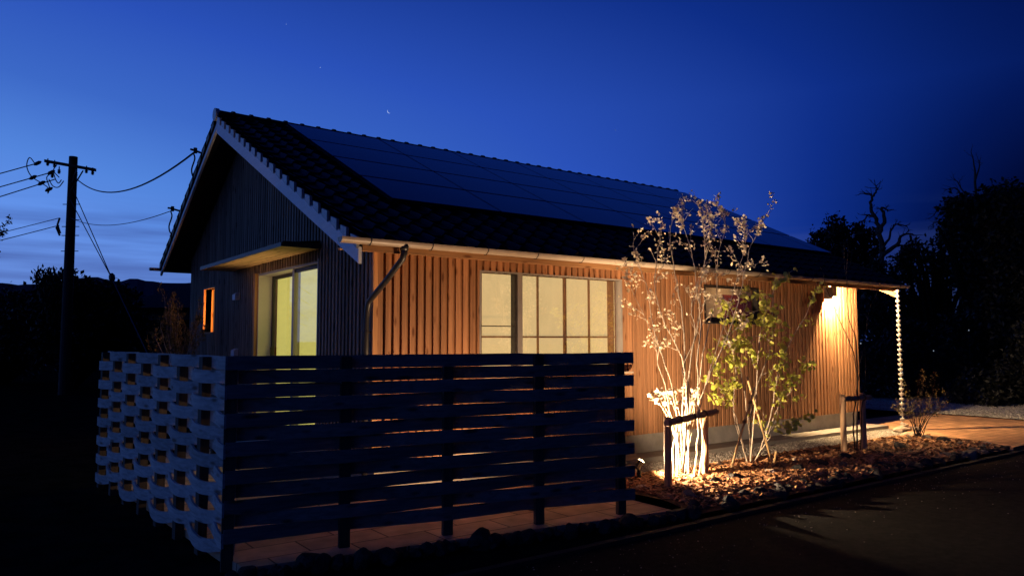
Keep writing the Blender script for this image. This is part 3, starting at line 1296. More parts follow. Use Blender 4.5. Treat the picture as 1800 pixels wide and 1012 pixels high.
# single rocks lying in the chips
for px, py, s_, m, lab in [
    (1290, 843, .105, 'rock_dark', 'dark mossy stone lying on bark chips in front of the lime leaved tree'),
    (1256, 850, .095, 'rock_dark', 'flat dark stone on bark chips right of the front log post'),
    (1214, 874, .100, 'rock', 'grey brown stone in the bark chips just below the multi stem tree'),
    (1353, 833, .085, 'rock_pale', 'pale stone on bark chips at the foot of the right bamboo stake'),
    (1402, 828, .105, 'rock_dark', 'round black stone on the bark chips with a pale stone behind it'),
    (1400, 812, .080, 'rock_pale', 'pale brown stone just behind the round black stone'),
    (1440, 818, .110, 'rock_dark', 'jagged black stone between the round black stone and the log support'),
    (1486, 806, .110, 'rock_dark', 'black stone at the foot of the left post of the far log support'),
    (1484, 820, .085, 'rock', 'grey stone in front of the far log support'),
    (1582, 789, .120, 'rock_dark', 'flat dark stone between the far log support and the bare bush'),
    (1564, 803, .090, 'rock_dark', 'small black stone in front of the flat dark stone'),
    (1628, 772, .100, 'rock', 'grey stone at the foot of the bare bush'),
    (1658, 777, .110, 'rock_dark', 'dark stone right of the bare bush'),
    (1264, 820, .085, 'rock_pale', 'pale stone behind the rear log post at the gravel edge'),
    (1165, 836, .070, 'rock_pale', 'pale stone half hidden behind the front log post'),
    (1130, 860, .075, 'rock_pale', 'pale stone right beside the garden spotlight'),
    (1103, 846, .090, 'rock_dark', 'dark stone left of the garden spotlight behind the fence end'),
]:
    p = onz(px, py, .06)
    rock(p.x, p.y, .045, s_, m, lab, None, .7)

# ------------------------------------------------------------------ garden spotlight
SP = V((2.60, -1.31, .05))
spot = thing('garden_spotlight', 'small black garden spotlight shining up at the trees beside the fence end', 'garden light', SP)
b = MB()
b.tube([SP + V((0, 0, -.1)), SP + V((0, 0, .125))], [.014, .022], 10)
b.tube([SP + V((0, 0, .05)), SP + V((0, 0, .10))], .028, 12)
b.build('spike', 'black', spot)
ax = V((.62, -.10, .78)).normalized()
hp = SP + V((-.005, 0, .175))
b = MB()
b.tube([hp - ax * .045, hp - ax * .04, hp + ax * .035, hp + ax * .05], [.024, .034, .036, .042], 16)
b.build('head', 'black', spot)
b = MB()
b.tube([hp + ax * .049, hp + ax * .060, hp + ax * .068], [.037, .033, .015], 16)
b.build('lens', 'lens', spot)
sl_ = lamp('spot_light', 'SPOT', hp + ax * .085, 690, (1.0, .71, .43), spot, .02, spot_size=math.radians(174), spot_blend=.6)
aim(sl_, V((.62, -.42, .52)))

# assumed twin on the terrace behind the fence, added to wash wall and window
SP2 = V((.90, -1.56, .012))
assumed_spot2 = thing('garden_spotlight', 'assumed second black garden spotlight on the terrace behind the woven fence', 'garden light', SP2)
ax2 = V((-.12, .55, .8)).normalized()
hp2 = SP2 + V((0, 0, .135))
b = MB()
b.tube([SP2, SP2 + V((0, 0, .006)), SP2 + V((0, 0, .012))], [.05, .05, .03], 14)
b.tube([SP2, SP2 + V((0, 0, .10))], .016, 10)
b.build('spike', 'black', assumed_spot2)
b = MB()
b.tube([hp2 - ax2 * .045, hp2 - ax2 * .04, hp2 + ax2 * .035, hp2 + ax2 * .05], [.024, .034, .036, .042], 16)
b.build('head', 'black', assumed_spot2)
b = MB()
b.tube([hp2 + ax2 * .049, hp2 + ax2 * .060, hp2 + ax2 * .068], [.037, .033, .015], 16)
b.build('lens', 'lens', assumed_spot2)
sl2 = lamp('spot_light', 'SPOT', hp2 + ax2 * .085, 235, (1.0, .64, .36), assumed_spot2, .02, spot_size=math.radians(150), spot_blend=.6)
aim(sl2, V((-.10, .62, .78)))
SP3 = V((-.80, 3.05, .012))  # assumed third spotlight, unseen, added to light the door canopy from below
assumed_spot3 = thing('garden_spotlight', 'assumed third black garden spotlight on the terrace in front of the sliding door', 'garden light', SP3)
hp3 = SP3 + V((0, 0, .13))
ax3 = V((.18, .02, 1)).normalized()
b = MB()
b.tube([SP3, SP3 + V((0, 0, .006)), SP3 + V((0, 0, .012))], [.05, .05, .03], 14)
b.tube([SP3, SP3 + V((0, 0, .10))], .016, 10)
b.build('spike', 'black', assumed_spot3)
b = MB()
b.tube([hp3 - ax3 * .045, hp3 - ax3 * .04, hp3 + ax3 * .035, hp3 + ax3 * .05], [.024, .034, .036, .042], 16)
b.build('head', 'black', assumed_spot3)
b = MB()
b.tube([hp3 + ax3 * .049, hp3 + ax3 * .060, hp3 + ax3 * .068], [.037, .033, .015], 16)
b.build('lens', 'lens', assumed_spot3)
b = MB()
b.tube([hp3 + ax3 * .030, hp3 + ax3 * .118], .0445, 18, cap=False)  # tube added to keep the glowing lens out of view
b.build('snoot', 'black', assumed_spot3)
sl3 = lamp('spot_light', 'SPOT', hp3 + ax3 * .085, 95, (1.0, .66, .38), assumed_spot3, .02, spot_size=math.radians(62), spot_blend=.9)
aim(sl3, ax3)

# ------------------------------------------------------------------ lit trees
def smooth(pts, n=4):
    """Catmull-Rom through pts"""
    P = [pts[0]] + list(pts) + [pts[-1]]
    out = []
    for i in range(1, len(P) - 2):
        for k in range(n):
            t = k / n
            a, b_, c, d = P[i - 1], P[i], P[i + 1], P[i + 2]
            out.append(.5 * ((2 * b_) + (c - a) * t + (2 * a - 5 * b_ + 4 * c - d) * t * t + (3 * b_ - a - 3 * c + d) * t ** 3))
    out.append(P[-2])
    return out


def stem(mb, px, t0, t1, r0, r1, wob=.01):
    n = len(px)
    pts = [at(x, y, t0 + (t1 - t0) * i / max(1, n - 1)) for i, (x, y) in enumerate(px)]
    sm = smooth(pts, 4)
    sm = [p + V((random.uniform(-wob, wob), random.uniform(-wob, wob), 0)) * (1 if 0 < i < len(sm) - 1 else 0) for i, p in enumerate(sm)]
    k = len(sm) - 1
    mb.tube(sm, [r0 + (r1 - r0) * i / k for i in range(k + 1)], 6)
    return sm


def twigs(mb, lb, st, f0, num, ln, rad, leafer, up=.6, sub=1):
    """side shoots from a stem polyline; leafer(point, direction, fraction) hangs the leaves"""
    n = len(st) - 1
    for i in range(num):
        f = f0 + (1 - f0) * (i + random.random()) / num
        j = min(n - 1, int(f * n))
        p = st[j].lerp(st[j + 1], f * n - j)
        d0 = (st[j + 1] - st[j]).normalized()
        side = V((random.gauss(0, 1), random.gauss(0, .7), random.gauss(0, .4)))
        side = (side - d0 * side.dot(d0)).normalized()
        d = (d0 * .75 + side * random.uniform(.5, 1.0)).normalized()
        L_ = ln * random.uniform(.5, 1.15) * (1.15 - .5 * f)
        pts, q = [p], p
        for k in range(6):
            d = (d + V((random.gauss(0, .14), random.gauss(0, .14), .12 * up + random.gauss(0, .10)))).normalized()
            q = q + d * L_ / 6
            pts.append(q)
        mb.tube(pts, [rad * (1 - .75 * k / 6) for k in range(7)], 4)
        for k in range(1, 7):
            leafer(pts[k], (pts[k] - pts[k - 1]).normalized(), k / 6)
        if sub and random.random() < .8:
            twigs(mb, lb, pts, .3, random.randint(1, 3), ln * .45, rad * .6, leafer, up, 0)


# --- multi-stem tree with dry clustered leaves
base = onz(1203, 838, .06)
T0 = (base - CAM).dot(FWD)
tree = thing('tree', 'slender multi stem tree with clustered dry cream leaves, floodlit from below', 'tree', base)
wb, lb = MB(), MB()
dryn = [0]


def dry(p, d, f):
    if f < .55 or random.random() < .35: return
    for _ in range(random.randint(2, 4)):
        q = p + V((random.gauss(0, .018), random.gauss(0, .018), random.gauss(0, .022)))
        lb.leaf(q, V((random.gauss(0, .6), random.gauss(0, .6), random.gauss(.1, .6))) + d * .4, random.uniform(.028, .05), random.uniform(.55, .8))
        dryn[0] += 1


def tipcluster(p, d, n=38, ln=.26):
    for _ in range(n):
        q = p - d * random.uniform(0, ln) + V((random.gauss(0, .016), random.gauss(0, .016), 0))
        lb.leaf(q, V((random.gauss(0, .8), random.gauss(0, .8), random.gauss(.2, .6))), random.uniform(.028, .052), .7)


STEMS = [
    ([(1183, 842), (1183, 790), (1190, 745), (1180, 680), (1160, 610), (1148, 570), (1135, 500), (1118, 452), (1112, 432)], -.15, .25, .014, .004),
    ([(1192, 838), (1190, 780), (1200, 715), (1202, 640), (1185, 600), (1165, 560), (1150, 500), (1160, 420), (1166, 395)], .05, -.2, .017, .004),
    ([(1201, 836), (1202, 770), (1205, 700), (1204, 640), (1200, 560), (1187, 480), (1178, 430), (1182, 380), (1183, 362)], .1, .2, .020, .004),
    ([(1209, 840), (1211, 775), (1208, 690), (1216, 620), (1229, 560), (1232, 500), (1240, 440), (1233, 390), (1230, 352)], 0, .3, .019, .004),
    ([(1218, 847), (1226, 780), (1228, 715), (1245, 665), (1268, 615), (1290, 560), (1304, 500), (1318, 440), (1336, 400), (1343, 378)], -.25, -.45, .016, .004),
    ([(1228, 838), (1236, 770), (1229, 720), (1226, 640), (1232, 570), (1224, 500), (1215, 440), (1203, 400), (1198, 365)], -.1, -.3, .017, .004),
    ([(1204, 836), (1210, 760), (1225, 690), (1240, 600), (1258, 520), (1262, 450), (1275, 400), (1268, 372), (1280, 380)], .2, .45, .015, .004),
    ([(1200, 838), (1215, 700), (1200, 650), (1222, 590), (1215, 540), (1235, 470), (1250, 420), (1250, 378)], .15, .1, .013, .004),
    ([(1178, 838), (1178, 760), (1172, 690), (1157, 640), (1150, 600), (1128, 545), (1107, 500), (1100, 480)], .2, .4, .011, .003),
    ([(1229, 720), (1248, 650), (1285, 530), (1297, 480), (1310, 430), (1310, 410)], -.2, -.1, .010, .003),
]
for px, da, db, r0, r1 in STEMS:
    st = stem(wb, px, T0 + da * .6, T0 + db, r0 * .62, r1 * .75, .008)
    twigs(wb, lb, st, .42, 9, .34, .0038, dry, .6)
    tipcluster(st[-1], (st[-1] - st[-2]).normalized())
wb.build('trunk', 'bark', tree)
lb.build('crown', 'dryleaf', tree)
# --- pale shrub in the base of that tree
sb = onz(1196, 834, .06)
shrub = thing('shrub', 'low bushy shrub with pale round buds, glaring white under the multi stem tree', 'shrub', sb)
wb, lb = MB(), MB()
TS = (sb - CAM).dot(FWD) + .12
for px in [[(1192, 832), (1187, 770), (1176, 730), (1160, 700), (1150, 690)], [(1195, 832), (1190, 765), (1182, 735), (1168, 700), (1160, 688)], [(1198, 832), (1194, 760), (1190, 730), (1178, 700), (1173, 686)],
           [(1200, 832), (1197, 770), (1196, 735), (1189, 705), (1186, 684)], [(1203, 832), (1204, 770), (1206, 730), (1204, 705), (1198, 685)], [(1206, 832), (1208, 770), (1213, 730), (1216, 700), (1222, 682)],
           [(1196, 832), (1188, 775), (1170, 725), (1152, 705), (1144, 694)], [(1207, 832), (1212, 780), (1219, 740), (1222, 710), (1226, 695)]]:
    st = stem(wb, px, TS + random.uniform(-.08, .08), TS + random.uniform(-.15, .15), .006, .003, .004)
    for f in range(len(st) * 2 // 3, len(st)):
        for _ in range(3):
            p = st[f] + V((random.gauss(0, .022), random.gauss(0, .022), random.gauss(.004, .018)))
            lb.disc(p, V((random.gauss(0, 1), random.gauss(-.6, .7), random.gauss(.2, .8))), random.uniform(.014, .026), 7)
wb.build('stem', 'budleaf', shrub)
lb.build('crown', 'budleaf', shrub)

# --- tree with round lime leaves
base = onz(1320, 815, .06)
T0 = (base - CAM).dot(FWD)
tree2 = thing('tree', 'young multi stem tree with round lime green leaves, tied to crossed bamboo stakes', 'tree', base)
wb, lb = MB(), MB()


def lime(p, d, f):
    if random.random() < .42: return
    for _ in range(random.choice((1, 1, 2))):
        q = p + V((random.gauss(0, .03), random.gauss(0, .03), random.gauss(-.01, .03)))
        lb.disc(q, V((random.gauss(0, .7), random.gauss(-.8, .6), random.gauss(.4, .7))), random.uniform(.018, .036), 8)


STEMS2 = [
    ([(1314, 818), (1305, 780), (1293, 745), (1290, 690), (1294, 650), (1285, 610), (1270, 570), (1262, 548)], -.1, -.3, .013, .004),
    ([(1318, 818), (1318, 770), (1310, 700), (1300, 640), (1296, 580), (1310, 540), (1318, 515)], 0, .2, .014, .004),
    ([(1321, 818), (1319, 740), (1330, 680), (1345, 640), (1356, 600), (1358, 540), (1362, 500), (1378, 490)], .1, .1, .015, .004),
    ([(1324, 818), (1340, 780), (1353, 740), (1362, 690), (1372, 640), (1395, 590), (1418, 550), (1428, 520)], .1, .25, .012, .004),
    ([(1322, 818), (1334, 795), (1352, 770), (1360, 750), (1385, 745), (1412, 730)], -.05, -.25, .010, .004),
    ([(1322, 818), (1348, 768), (1370, 710), (1388, 690), (1405, 660), (1416, 630)], .2, .35, .010, .004),
    ([(1318, 818), (1300, 760), (1288, 715), (1272, 690), (1262, 660), (1258, 630)], .2, .2, .010, .004),
    ([(1319, 818), (1327, 720), (1332, 640), (1336, 590), (1345, 560), (1350, 520)], -.15, -.2, .012, .004),
    ([(1358, 600), (1330, 590), (1310, 600), (1296, 606)], .1, .0, .008, .004),
    ([(1357, 545), (1335, 545), (1310, 555), (1300, 560)], .1, .3, .008, .004),
]
for px, da, db, r0, r1 in STEMS2:
    st = stem(wb, px, T0 + da * .6, T0 + db, r0 * .75, r1 * .8, .008)
    twigs(wb, lb, st, .32, 8, .34, .0042, lime, .3)
    for p in st[len(st) // 2:]:
        lime(p, V((0, 0, 1)), 1)
wb.build('trunk', 'bark', tree2)
lb.build('crown', 'limeleaf', tree2)

# --- bare sapling at the far log support
base = onz(1503, 793, .06)
T0 = (base - CAM).dot(FWD)
tree3 = thing('sapling', 'thin leafless sapling standing in the far log support', 'tree', base)
wb = MB()
for px, r0 in [([(1503, 796), (1500, 740), (1506, 690), (1505, 600), (1492, 560), (1488, 500), (1490, 450), (1491, 408)], .012), ([(1506, 796), (1508, 700), (1500, 620), (1475, 560), (1455, 510), (1443, 468)], .010),
               ([(1512, 796), (1515, 720), (1522, 650), (1521, 590), (1530, 540), (1545, 508)], .007), ([(1491, 500), (1484, 460), (1484, 425)], .004), ([(1489, 480), (1497, 450), (1498, 440)], .004),
               ([(1505, 690), (1512, 640), (1516, 620)], .004)]:
    st = stem(wb, px, T0, T0 + random.uniform(-.2, .3), r0, .0025, .008)
    twigs(wb, wb, st, .55, 3, .25, .0025, lambda *a: None, .8, 0)
wb.build('trunk', 'bark_dark', tree3)

# --- bare bush by the rain chain
base = onz(1612, 770, .06)
T0 = (base - CAM).dot(FWD)
bush = thing('bush', 'small twiggy bush with tiny brown leaves between the rain chain and the gravel', 'bush', base)
wb, lb = MB(), MB()


def tiny(p, d, f):
    for _ in range(2):
        lb.leaf(p + V((random.gauss(0, .015), random.gauss(0, .015), random.gauss(0, .015))), V((random.gauss(0, 1), random.gauss(0, 1), random.gauss(.4, .6))), random.uniform(.018, .032), .6)


for i in range(19):
    tx = 1568 + 104 * (i + random.random()) / 19
    ty = 648 + abs(tx - 1622) * .5 + random.uniform(0, 60)
    st = stem(wb, [(1614 + random.uniform(-5, 5), 772), (1613 + (tx - 1613) * .38, 735), (1613 + (tx - 1613) * .74, 735 + (ty - 735) * .5), (tx, ty)], T0 + random.uniform(-.05, .05), T0 + random.uniform(-.35, .35), .006, .002, .01)
    twigs(wb, lb, st, .35, 4, .17, .002, tiny, .6, 0)
wb.build('stem', 'bark_dark', bush)
lb.build('crown', 'oliveleaf', bush)

# --- shrub behind the fence by the gable
TB_ = 12.2
base = V(at(318, 690, TB_))
base.z = 0
gsh = thing('shrub', 'upright shrub with small olive leaves growing behind the fence beside the gable wall', 'shrub', base)
wb, lb = MB(), MB()


def olive(p, d, f):
    for _ in range(4):
        lb.leaf(p + V((random.gauss(0, .025), random.gauss(0, .025), random.gauss(0, .025))), d * .8 + V((random.gauss(0, .6), random.gauss(0, .6), random.gauss(.2, .5))), random.uniform(.035, .065), .42)


for tx, ty in [(288, 518), (296, 535), (306, 548), (318, 560), (300, 525), (345, 560), (350, 545), (336, 580), (280, 560), (272, 590), (326, 575), (312, 540), (355, 585)]:
    st = stem(wb, [(318, 700), (316 + (tx - 316) * .3, 650), (316 + (tx - 316) * .75, 600 + (ty - 560) * .4), (tx, ty)], TB_, TB_ + random.uniform(-.4, .4), .012, .003, .015)
    twigs(wb, lb, st, .4, 5, .28, .003, olive, .9, 0)
    for p in st[len(st) // 2:]:
        olive(p, V((0, 0, 1)), 1)
wb.build('stem', 'bark', gsh)
lb.build('crown', 'oliveleaf', gsh)

# ------------------------------------------------------------------ log supports and stakes
def log_support(a, b_, za, zb, bar0, bar1, label, r=.042):
    o = thing('tree_support', label, 'tree support', a, 'log tree supports in the bark bed')
    for p, zt in ((a, za), (b_, zb)):
        mb = MB()
        mb.tube([(p.x, p.y, -.15), (p.x, p.y, zt * .5), (p.x + .004, p.y, zt - .004), (p.x + .004, p.y, zt)], [r * 1.02, r, r * .97, r * .9], 14)
        mb.build('post', 'log', o)
    mb = MB()
    mb.tube([bar0, bar0.lerp(bar1, .02), bar0.lerp(bar1, .5), bar0.lerp(bar1, .98), bar1], [r * .76, r * .88, r * .86, r * .88, r * .76], 12)
    mb.build('crossbar', 'log_y', o)
    mb = MB()
    for f in (.22, .48, .72):
        p = bar0.lerp(bar1, f)
        d = (bar1 - bar0).normalized()
        for k in range(5):
            c = p + d * (k - 2) * .008
            ring = [c + (V((0, 0, 1)) * math.cos(t) + d.cross(V((0, 0, 1))) * math.sin(t)) * (r * .90 + .004) for t in [2 * math.pi * j / 10 for j in range(11)]]
            mb.tube(ring, .004, 4)
    mb.build('rope', 'rope', o)


a = onz(1175, 860, .05)
b2 = onz(1240, 836, .05)
a.z = b2.z = 0
dd = (b2 - a).normalized()
side = V((dd.y, -dd.x, 0))
ba = a - dd * .14 + V((0, 0, .755)) + side * .055
bb = b2 + dd * .24 + V((0, 0, .77)) + side * .055
log_support(a, b2, .80, .80, ba, bb, 'peeled log tree support under glaring light at the multi stem tree')
a = onz(1484, 797, .05)
b2 = onz(1519, 792, .05)
a.z = b2.z = 0
dd = (b2 - a).normalized()
side = V((dd.y, -dd.x, 0))
log_support(a, b2, .86, .86, a - dd * .06 + V((0, 0, .80)) + side * .05, b2 + dd * .12 + V((0, 0, .80)) + side * .05, 'darker log tree support holding the leafless sapling near the far house corner', .04)
for (p0, p1, lab) in [((1281, 828), (1326, 682), 'bamboo stake leaning right up into the lime leaved tree, left foot'), ((1362, 822), (1313, 662), 'bamboo stake leaning left into the lime leaved tree, right foot'),
                      ((1358, 820), (1364, 794), 'short cut bamboo peg at the right foot of the stakes')]:
    q = onz(*p0, .05)
    t_ = (q - CAM).dot(FWD)
    q.z = 0
    e_ = at(*p1, t_ - .06 if p0[0] < 1300 else t_ + .12)
    st_ = thing('bamboo_stake', lab, 'stake', q)
    mb = MB()
    pts, rad = [], []
    n_ = max(3, int((e_ - q).length / .16))
    for i in range(n_ + 1):
        for f_, r_ in ((-.004, .0135), (0, .0155), (.004, .0135)):
            pts.append(q.lerp(e_, i / n_) + (e_ - q).normalized() * f_)
            rad.append(r_)
    mb.tube(pts, rad, 10)
    mb.build('cane', 'bamboo', st_)
    if (e_ - q).length > .4:
        for f_ in (.62, .84):
            mb = MB()
            c = q.lerp(e_, f_)
            for k in range(4):
                ring = [c + (e_ - q).normalized() * (k - 1.5) * .008 + V((math.cos(t) * .022, math.sin(t) * .022, 0)) for t in [2 * math.pi * j / 8 for j in range(9)]]
                mb.tube(ring, .005, 4)
            mb.tube([c, c + V((.03, -.02, .045))], .004, 4)
            mb.tube([c, c + V((-.03, -.02, .03))], .004, 4)
            mb.build('tie', 'rope', st_)

# ------------------------------------------------------------------ rain chain and its splash stone
ctop = V((9.80, -.685, 2.53))
cp = onz(1564, 752, .10)
ch = thing('rain_chain', 'pale rain chain of stacked cups hanging from the right end of the gutter', 'rain chain', (ctop.x, ctop.y, ctop.z))
nc_ = 28
bot = V((ctop.x + .0, ctop.y, .12))
for i in range(nc_):
    c = ctop.lerp(bot, (i + .3) / nc_)
    hh = (ctop.z - bot.z) / nc_
    mb = MB()
    prof_ = [(.008, 0), (.016, -hh * .12), (.044, -hh * .18), (.040, -hh * .45), (.022, -hh * .72), (.009, -hh * .8), (.008, -hh * 1.02)]
    n8 = 10
    mb.tube([c + V((0, 0, z)) for _, z in prof_], [r for r, _ in prof_], n8)
    mb.build('cup', 'chain', ch)
ss = thing('splash_stone', 'flat grey stones piled under the rain chain', 'stone', (ctop.x, ctop.y, .04))
for dx, dy, s_, z_ in ((0, 0, .15, .02), (.22, -.08, .12, .01), (-.24, -.05, .13, .01), (.08, -.22, .10, 0), (.02, -.02, .09, .07)):
    vs, fs = rock_mesh(int(900 + dx * 100 + s_ * 1000), s_, s_ * .8, s_ * .35)
    mb = MB()
    mb.add([v + V((ctop.x + dx, ctop.y + dy, .06 + z_)) for v in vs], fs)
    mb.build('stone', 'rock_pale', ss)

# ------------------------------------------------------------------ utility pole and wires
TP = 24.0
pb = at(116, 600, TP)
pt_ = at(118, 270, TP)
pole = thing('utility_pole', 'tall dark utility pole with a tilted crossarm left of the house', 'utility pole', (pb.x, pb.y, 0))
pt_ = V((pb.x, pb.y, pt_.z))
mb = MB()
mb.tube([(pb.x, pb.y, -.2), (pb.x, pb.y, pt_.z * .5), pt_], [.17, .15, .128], 14)
mb.build('pole', 'pole', pole)
ca_, cb_ = at(79, 283, TP - .2), at(168, 299, TP - .2)
mb = MB()
d = (cb_ - ca_).normalized()
u = V((0, 0, .045))
s2 = d.cross(V((0, 0, 1))).normalized() * .045
mb.hexa([ca_ - u - s2, cb_ - u - s2, cb_ - u + s2, ca_ - u + s2, ca_ + u - s2, cb_ + u - s2, cb_ + u + s2, ca_ + u + s2])
arm = mb.build('crossarm', 'pole', pole)
mb = MB()
mb.tube([at(146, 300, TP - .2), at(125, 335, TP - .12)], .022, 6)
mb.build('brace', 'pole', pole)
for px, py in ((84, 284), (96, 287), (152, 297), (163, 300), (134, 303), (92, 305), (104, 298)):
    mb = MB()
    c = at(px, py, TP - .2)
    mb.tube([c + V((0, 0, z)) for z in (-.14, -.11, -.10, -.06, -.05, -.01, 0, .10)], [.02, .05, .03, .055, .03, .05, .02, .015], 10)
    mb.build('insulator', 'porcelain', pole)
for px, py in ((66, 287), (58, 312), (90, 303), (86, 333), (73, 322)):
    mb = MB()
    c = at(px, py, TP - .25)
    mb.tube([c + V((-.10, 0, -.07)), c + V((-.05, 0, -.035)), c + V((.05, 0, .035)), c + V((.10, 0, .07))], [.02, .055, .055, .02], 10)
    mb.build('cutout_fuse', 'porcelain', pole)
mb = MB()
for px in ([(62, 289), (52, 277), (47, 292), (55, 310), (73, 322), (84, 330), (84, 340), (87, 330), (82, 312), (92, 304)], [(94, 303), (98, 316), (103, 322), (108, 316)], [(86, 315), (93, 327), (103, 329), (112, 318)], [(100, 290), (94, 300), (104, 312)], [(130, 306), (128, 318), (122, 324)]):
    mb.tube(smooth([at(x, y, TP - .25) for x, y in px], 4), .016, 5)
mb.build('jumper_cable', 'wire', pole)
mb = MB()
for py in (356, 384, 396, 412, 440, 472):
    for sx_ in (-1, 1):
        if random.random() < .3: continue
        c = V((pb.x, pb.y, at(116, py, TP).z))
        mb.tube([c + RGT * .1 * sx_, c + RGT * .28 * sx_], .014, 5)
mb.build('step_bolt', 'pole', pole)
mb = MB()
for px in ([(105, 383), (101, 395), (106, 410)], [(103, 396), (99, 400), (105, 414)]):
    mb.tube([at(x, y, TP - .2) for x, y in px], .03, 6)
mb.build('cable_clamp', 'pole', pole)


def wire(a, b_, sag, r, label, cat='wire', name='overhead_wire', group=None):
    mb = MB()
    mb.tube([a.lerp(b_, k / 24) - V((0, 0, sag * 4 * (k / 24) * (1 - k / 24))) for k in range(25)], r, 5)
    return tag(mb.build(name, 'wire'), label, cat, group)


def off(px, py, t):
    return at(px, py, t)


wire(at(62, 288, TP - .25), off(-700, 470, 34), .2, .018, 'uppermost wire running left from the utility pole crossarm', group='wires left of the pole')
wire(at(90, 303, TP - .25), off(-700, 500, 34), .2, .018, 'second wire from the top running left from the pole', group='wires left of the pole')
wire(at(97, 315, TP - .25), off(-700, 540, 34), .2, .018, 'third wire from the top running left from the pole', group='wires left of the pole')
wire(at(105, 383, TP), off(-700, 545, 34), .3, .012, 'upper of the two low thin wires left of the pole', group='wires left of the pole')
wire(at(104, 396, TP), off(-700, 560, 34), .3, .014, 'lower of the two low wires left of the pole', group='wires left of the pole')
h1, h2 = onx(340, 269, -.50), onx(300, 371, -.50)
wire(at(134, 314, TP), h1, .55, .017, 'thick service cable sagging from the pole to the upper roof verge')
wire(at(124, 383, TP), h2, .25, .008, 'thin cable from the pole to the lower roof verge')
for q, nm in ((h1, 'upper'), (h2, 'lower')):
    br = thing('cable_bracket', 'cable bracket with drip loop at the %s end of the roof verge' % nm, 'bracket', q)
    mb = MB()
    mb.tube([q + V((.30, .15, .02)), q + V((.0, .0, .05)), q + V((-.05, -.02, .05))], .018, 6)
    mb.tube([q + V((.03, 0, .0)), q + V((.03, 0, .09))], .03, 8)
    mb.build('arm', 'pole', br)
    mb = MB()
    mb.tube(smooth([q, q + V((.02, -.02, -.10)), q + V((-.02, 0, -.28)), q + V((.02, .04, -.40)), q + V((.10, .1, -.36))], 4), .013, 5)
    mb.build('drip_loop', 'wire', br)
ga = at(197, 490, TP - 3)
for px, py, lab in ((128, 332, 'right hand guy wire slanting down from the utility pole'), (124, 352, 'left hand guy wire slanting down from the utility pole')):
    wire(at(px, py, TP), ga, 0, .014, lab, 'guy wire', 'guy_wire')
gi = tag(MB().build('x', 'wire'), '', '') if False else None
mb = MB()
mb.tube([ga + V((-.02, 0, .16)), ga + V((-.01, 0, .10)), ga, ga + V((.02, 0, -.13))], [.03, .08, .085, .03], 10)
e_ = onz(330, 900, 0)
mb.tube([ga, ga + (ga - at(126, 340, TP)).normalized() * 4.5], .014, 5)
tag(mb.build('guy_insulator', 'porcelain'), 'dark insulator where the two guy wires meet, with its anchor wire', 'insulator')

# ------------------------------------------------------------------ dark surroundings
def blob_leaves(lb, c, rad, n, size):
    """leaf clumps spread through an ellipsoid, uneven outline"""
    clumps = max(6, n // 45)
    for i in range(clumps):
        v = V((random.gauss(0, 1), random.gauss(0, 1), random.gauss(0, 1))).normalized()
        rr = random.uniform(.45, 1.0) ** .6 * (1 + .22 * noise.noise(v * 1.7 + V(c) * .3))
        p = V(c) + V((v.x * rad[0], v.y * rad[1], v.z * rad[2])) * rr
        sg = .19 * min(rad)
        for k in range(n // clumps):
            q = p + V((random.gauss(0, sg), random.gauss(0, sg), random.gauss(0, sg)))
            lb.leaf(q, V((random.gauss(0, 1), random.gauss(0, 1), random.gauss(.3, .8))), size * random.uniform(.6, 1.4), .6)


def dark_tree(name, label, cat, blobs, t, n, size, foot, trunk=.15, limbs=6, group=None):
    """blobs: (px, py, rx_px, ry_px) crowns at depth t"""
    k = t / FPX
    p0 = at(foot, 620, t)
    p0.z = 0
    o = thing(name, label, cat, p0, group)
    wb, lb = MB(), MB()
    for (px, py, rx, ry) in blobs:
        c = at(px, py, t + random.uniform(-.5, .5))
        rad = (rx * k, rx * k * .9, ry * k)
        blob_leaves(lb, c, rad, int(n * 2.6 * rx * ry / 2500), size * 1.25)
        for _ in range(limbs):
            e_ = c + V((random.gauss(0, .5) * rad[0], random.gauss(0, .5) * rad[1], random.gauss(0, .5) * rad[2]))
            m1 = p0.lerp(e_, .5) + V((random.gauss(0, .15), random.gauss(0, .15), .3))
            wb.tube(smooth([p0 + V((0, 0, -.1)), m1, e_], 4), [trunk * (1 - .85 * i / 8) for i in range(9)], 6)
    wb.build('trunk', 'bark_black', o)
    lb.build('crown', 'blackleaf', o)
    return o


dark_tree('tree', 'dark rounded tree rising behind the right end of the roof', 'tree', [(1482, 420, 52, 36), (1450, 432, 28, 26), (1515, 440, 36, 34), (1490, 500, 60, 60)], 34, 900, .16, 1490)
dark_tree('tree', 'largest dark tree with a domed crown at the right edge', 'tree', [(1742, 392, 70, 58), (1762, 368, 45, 40), (1695, 378, 45, 38), (1790, 460, 80, 90), (1735, 480, 50, 90), (1760, 600, 80, 80), (1830, 380, 60, 60), (1700, 590, 40, 60)], 22, 900, .12, 1755, .2)
dark_tree('tree', 'loose dark tree left of the largest one with sky showing through', 'tree', [(1640, 450, 46, 36), (1600, 450, 26, 24), (1680, 440, 40, 40), (1615, 470, 40, 24), (1580, 480, 26, 30), (1690, 530, 36, 60), (1590, 560, 40, 60)], 26, 620, .11, 1650, .14)
dark_tree('bush', 'dark bush behind the gravel yard at the right edge', 'bush', [(1790, 680, 60, 50), (1720, 690, 50, 40), (1840, 640, 60, 70)], 18.5, 800, .09, 1790, .05)
dark_tree('bush', 'dark bush beyond the rain chain and twiggy bush', 'bush', [(1560, 660, 60, 60), (1620, 650, 60, 50), (1660, 680, 50, 40), (1600, 600, 50, 30)], 21, 800, .10, 1600, .05)
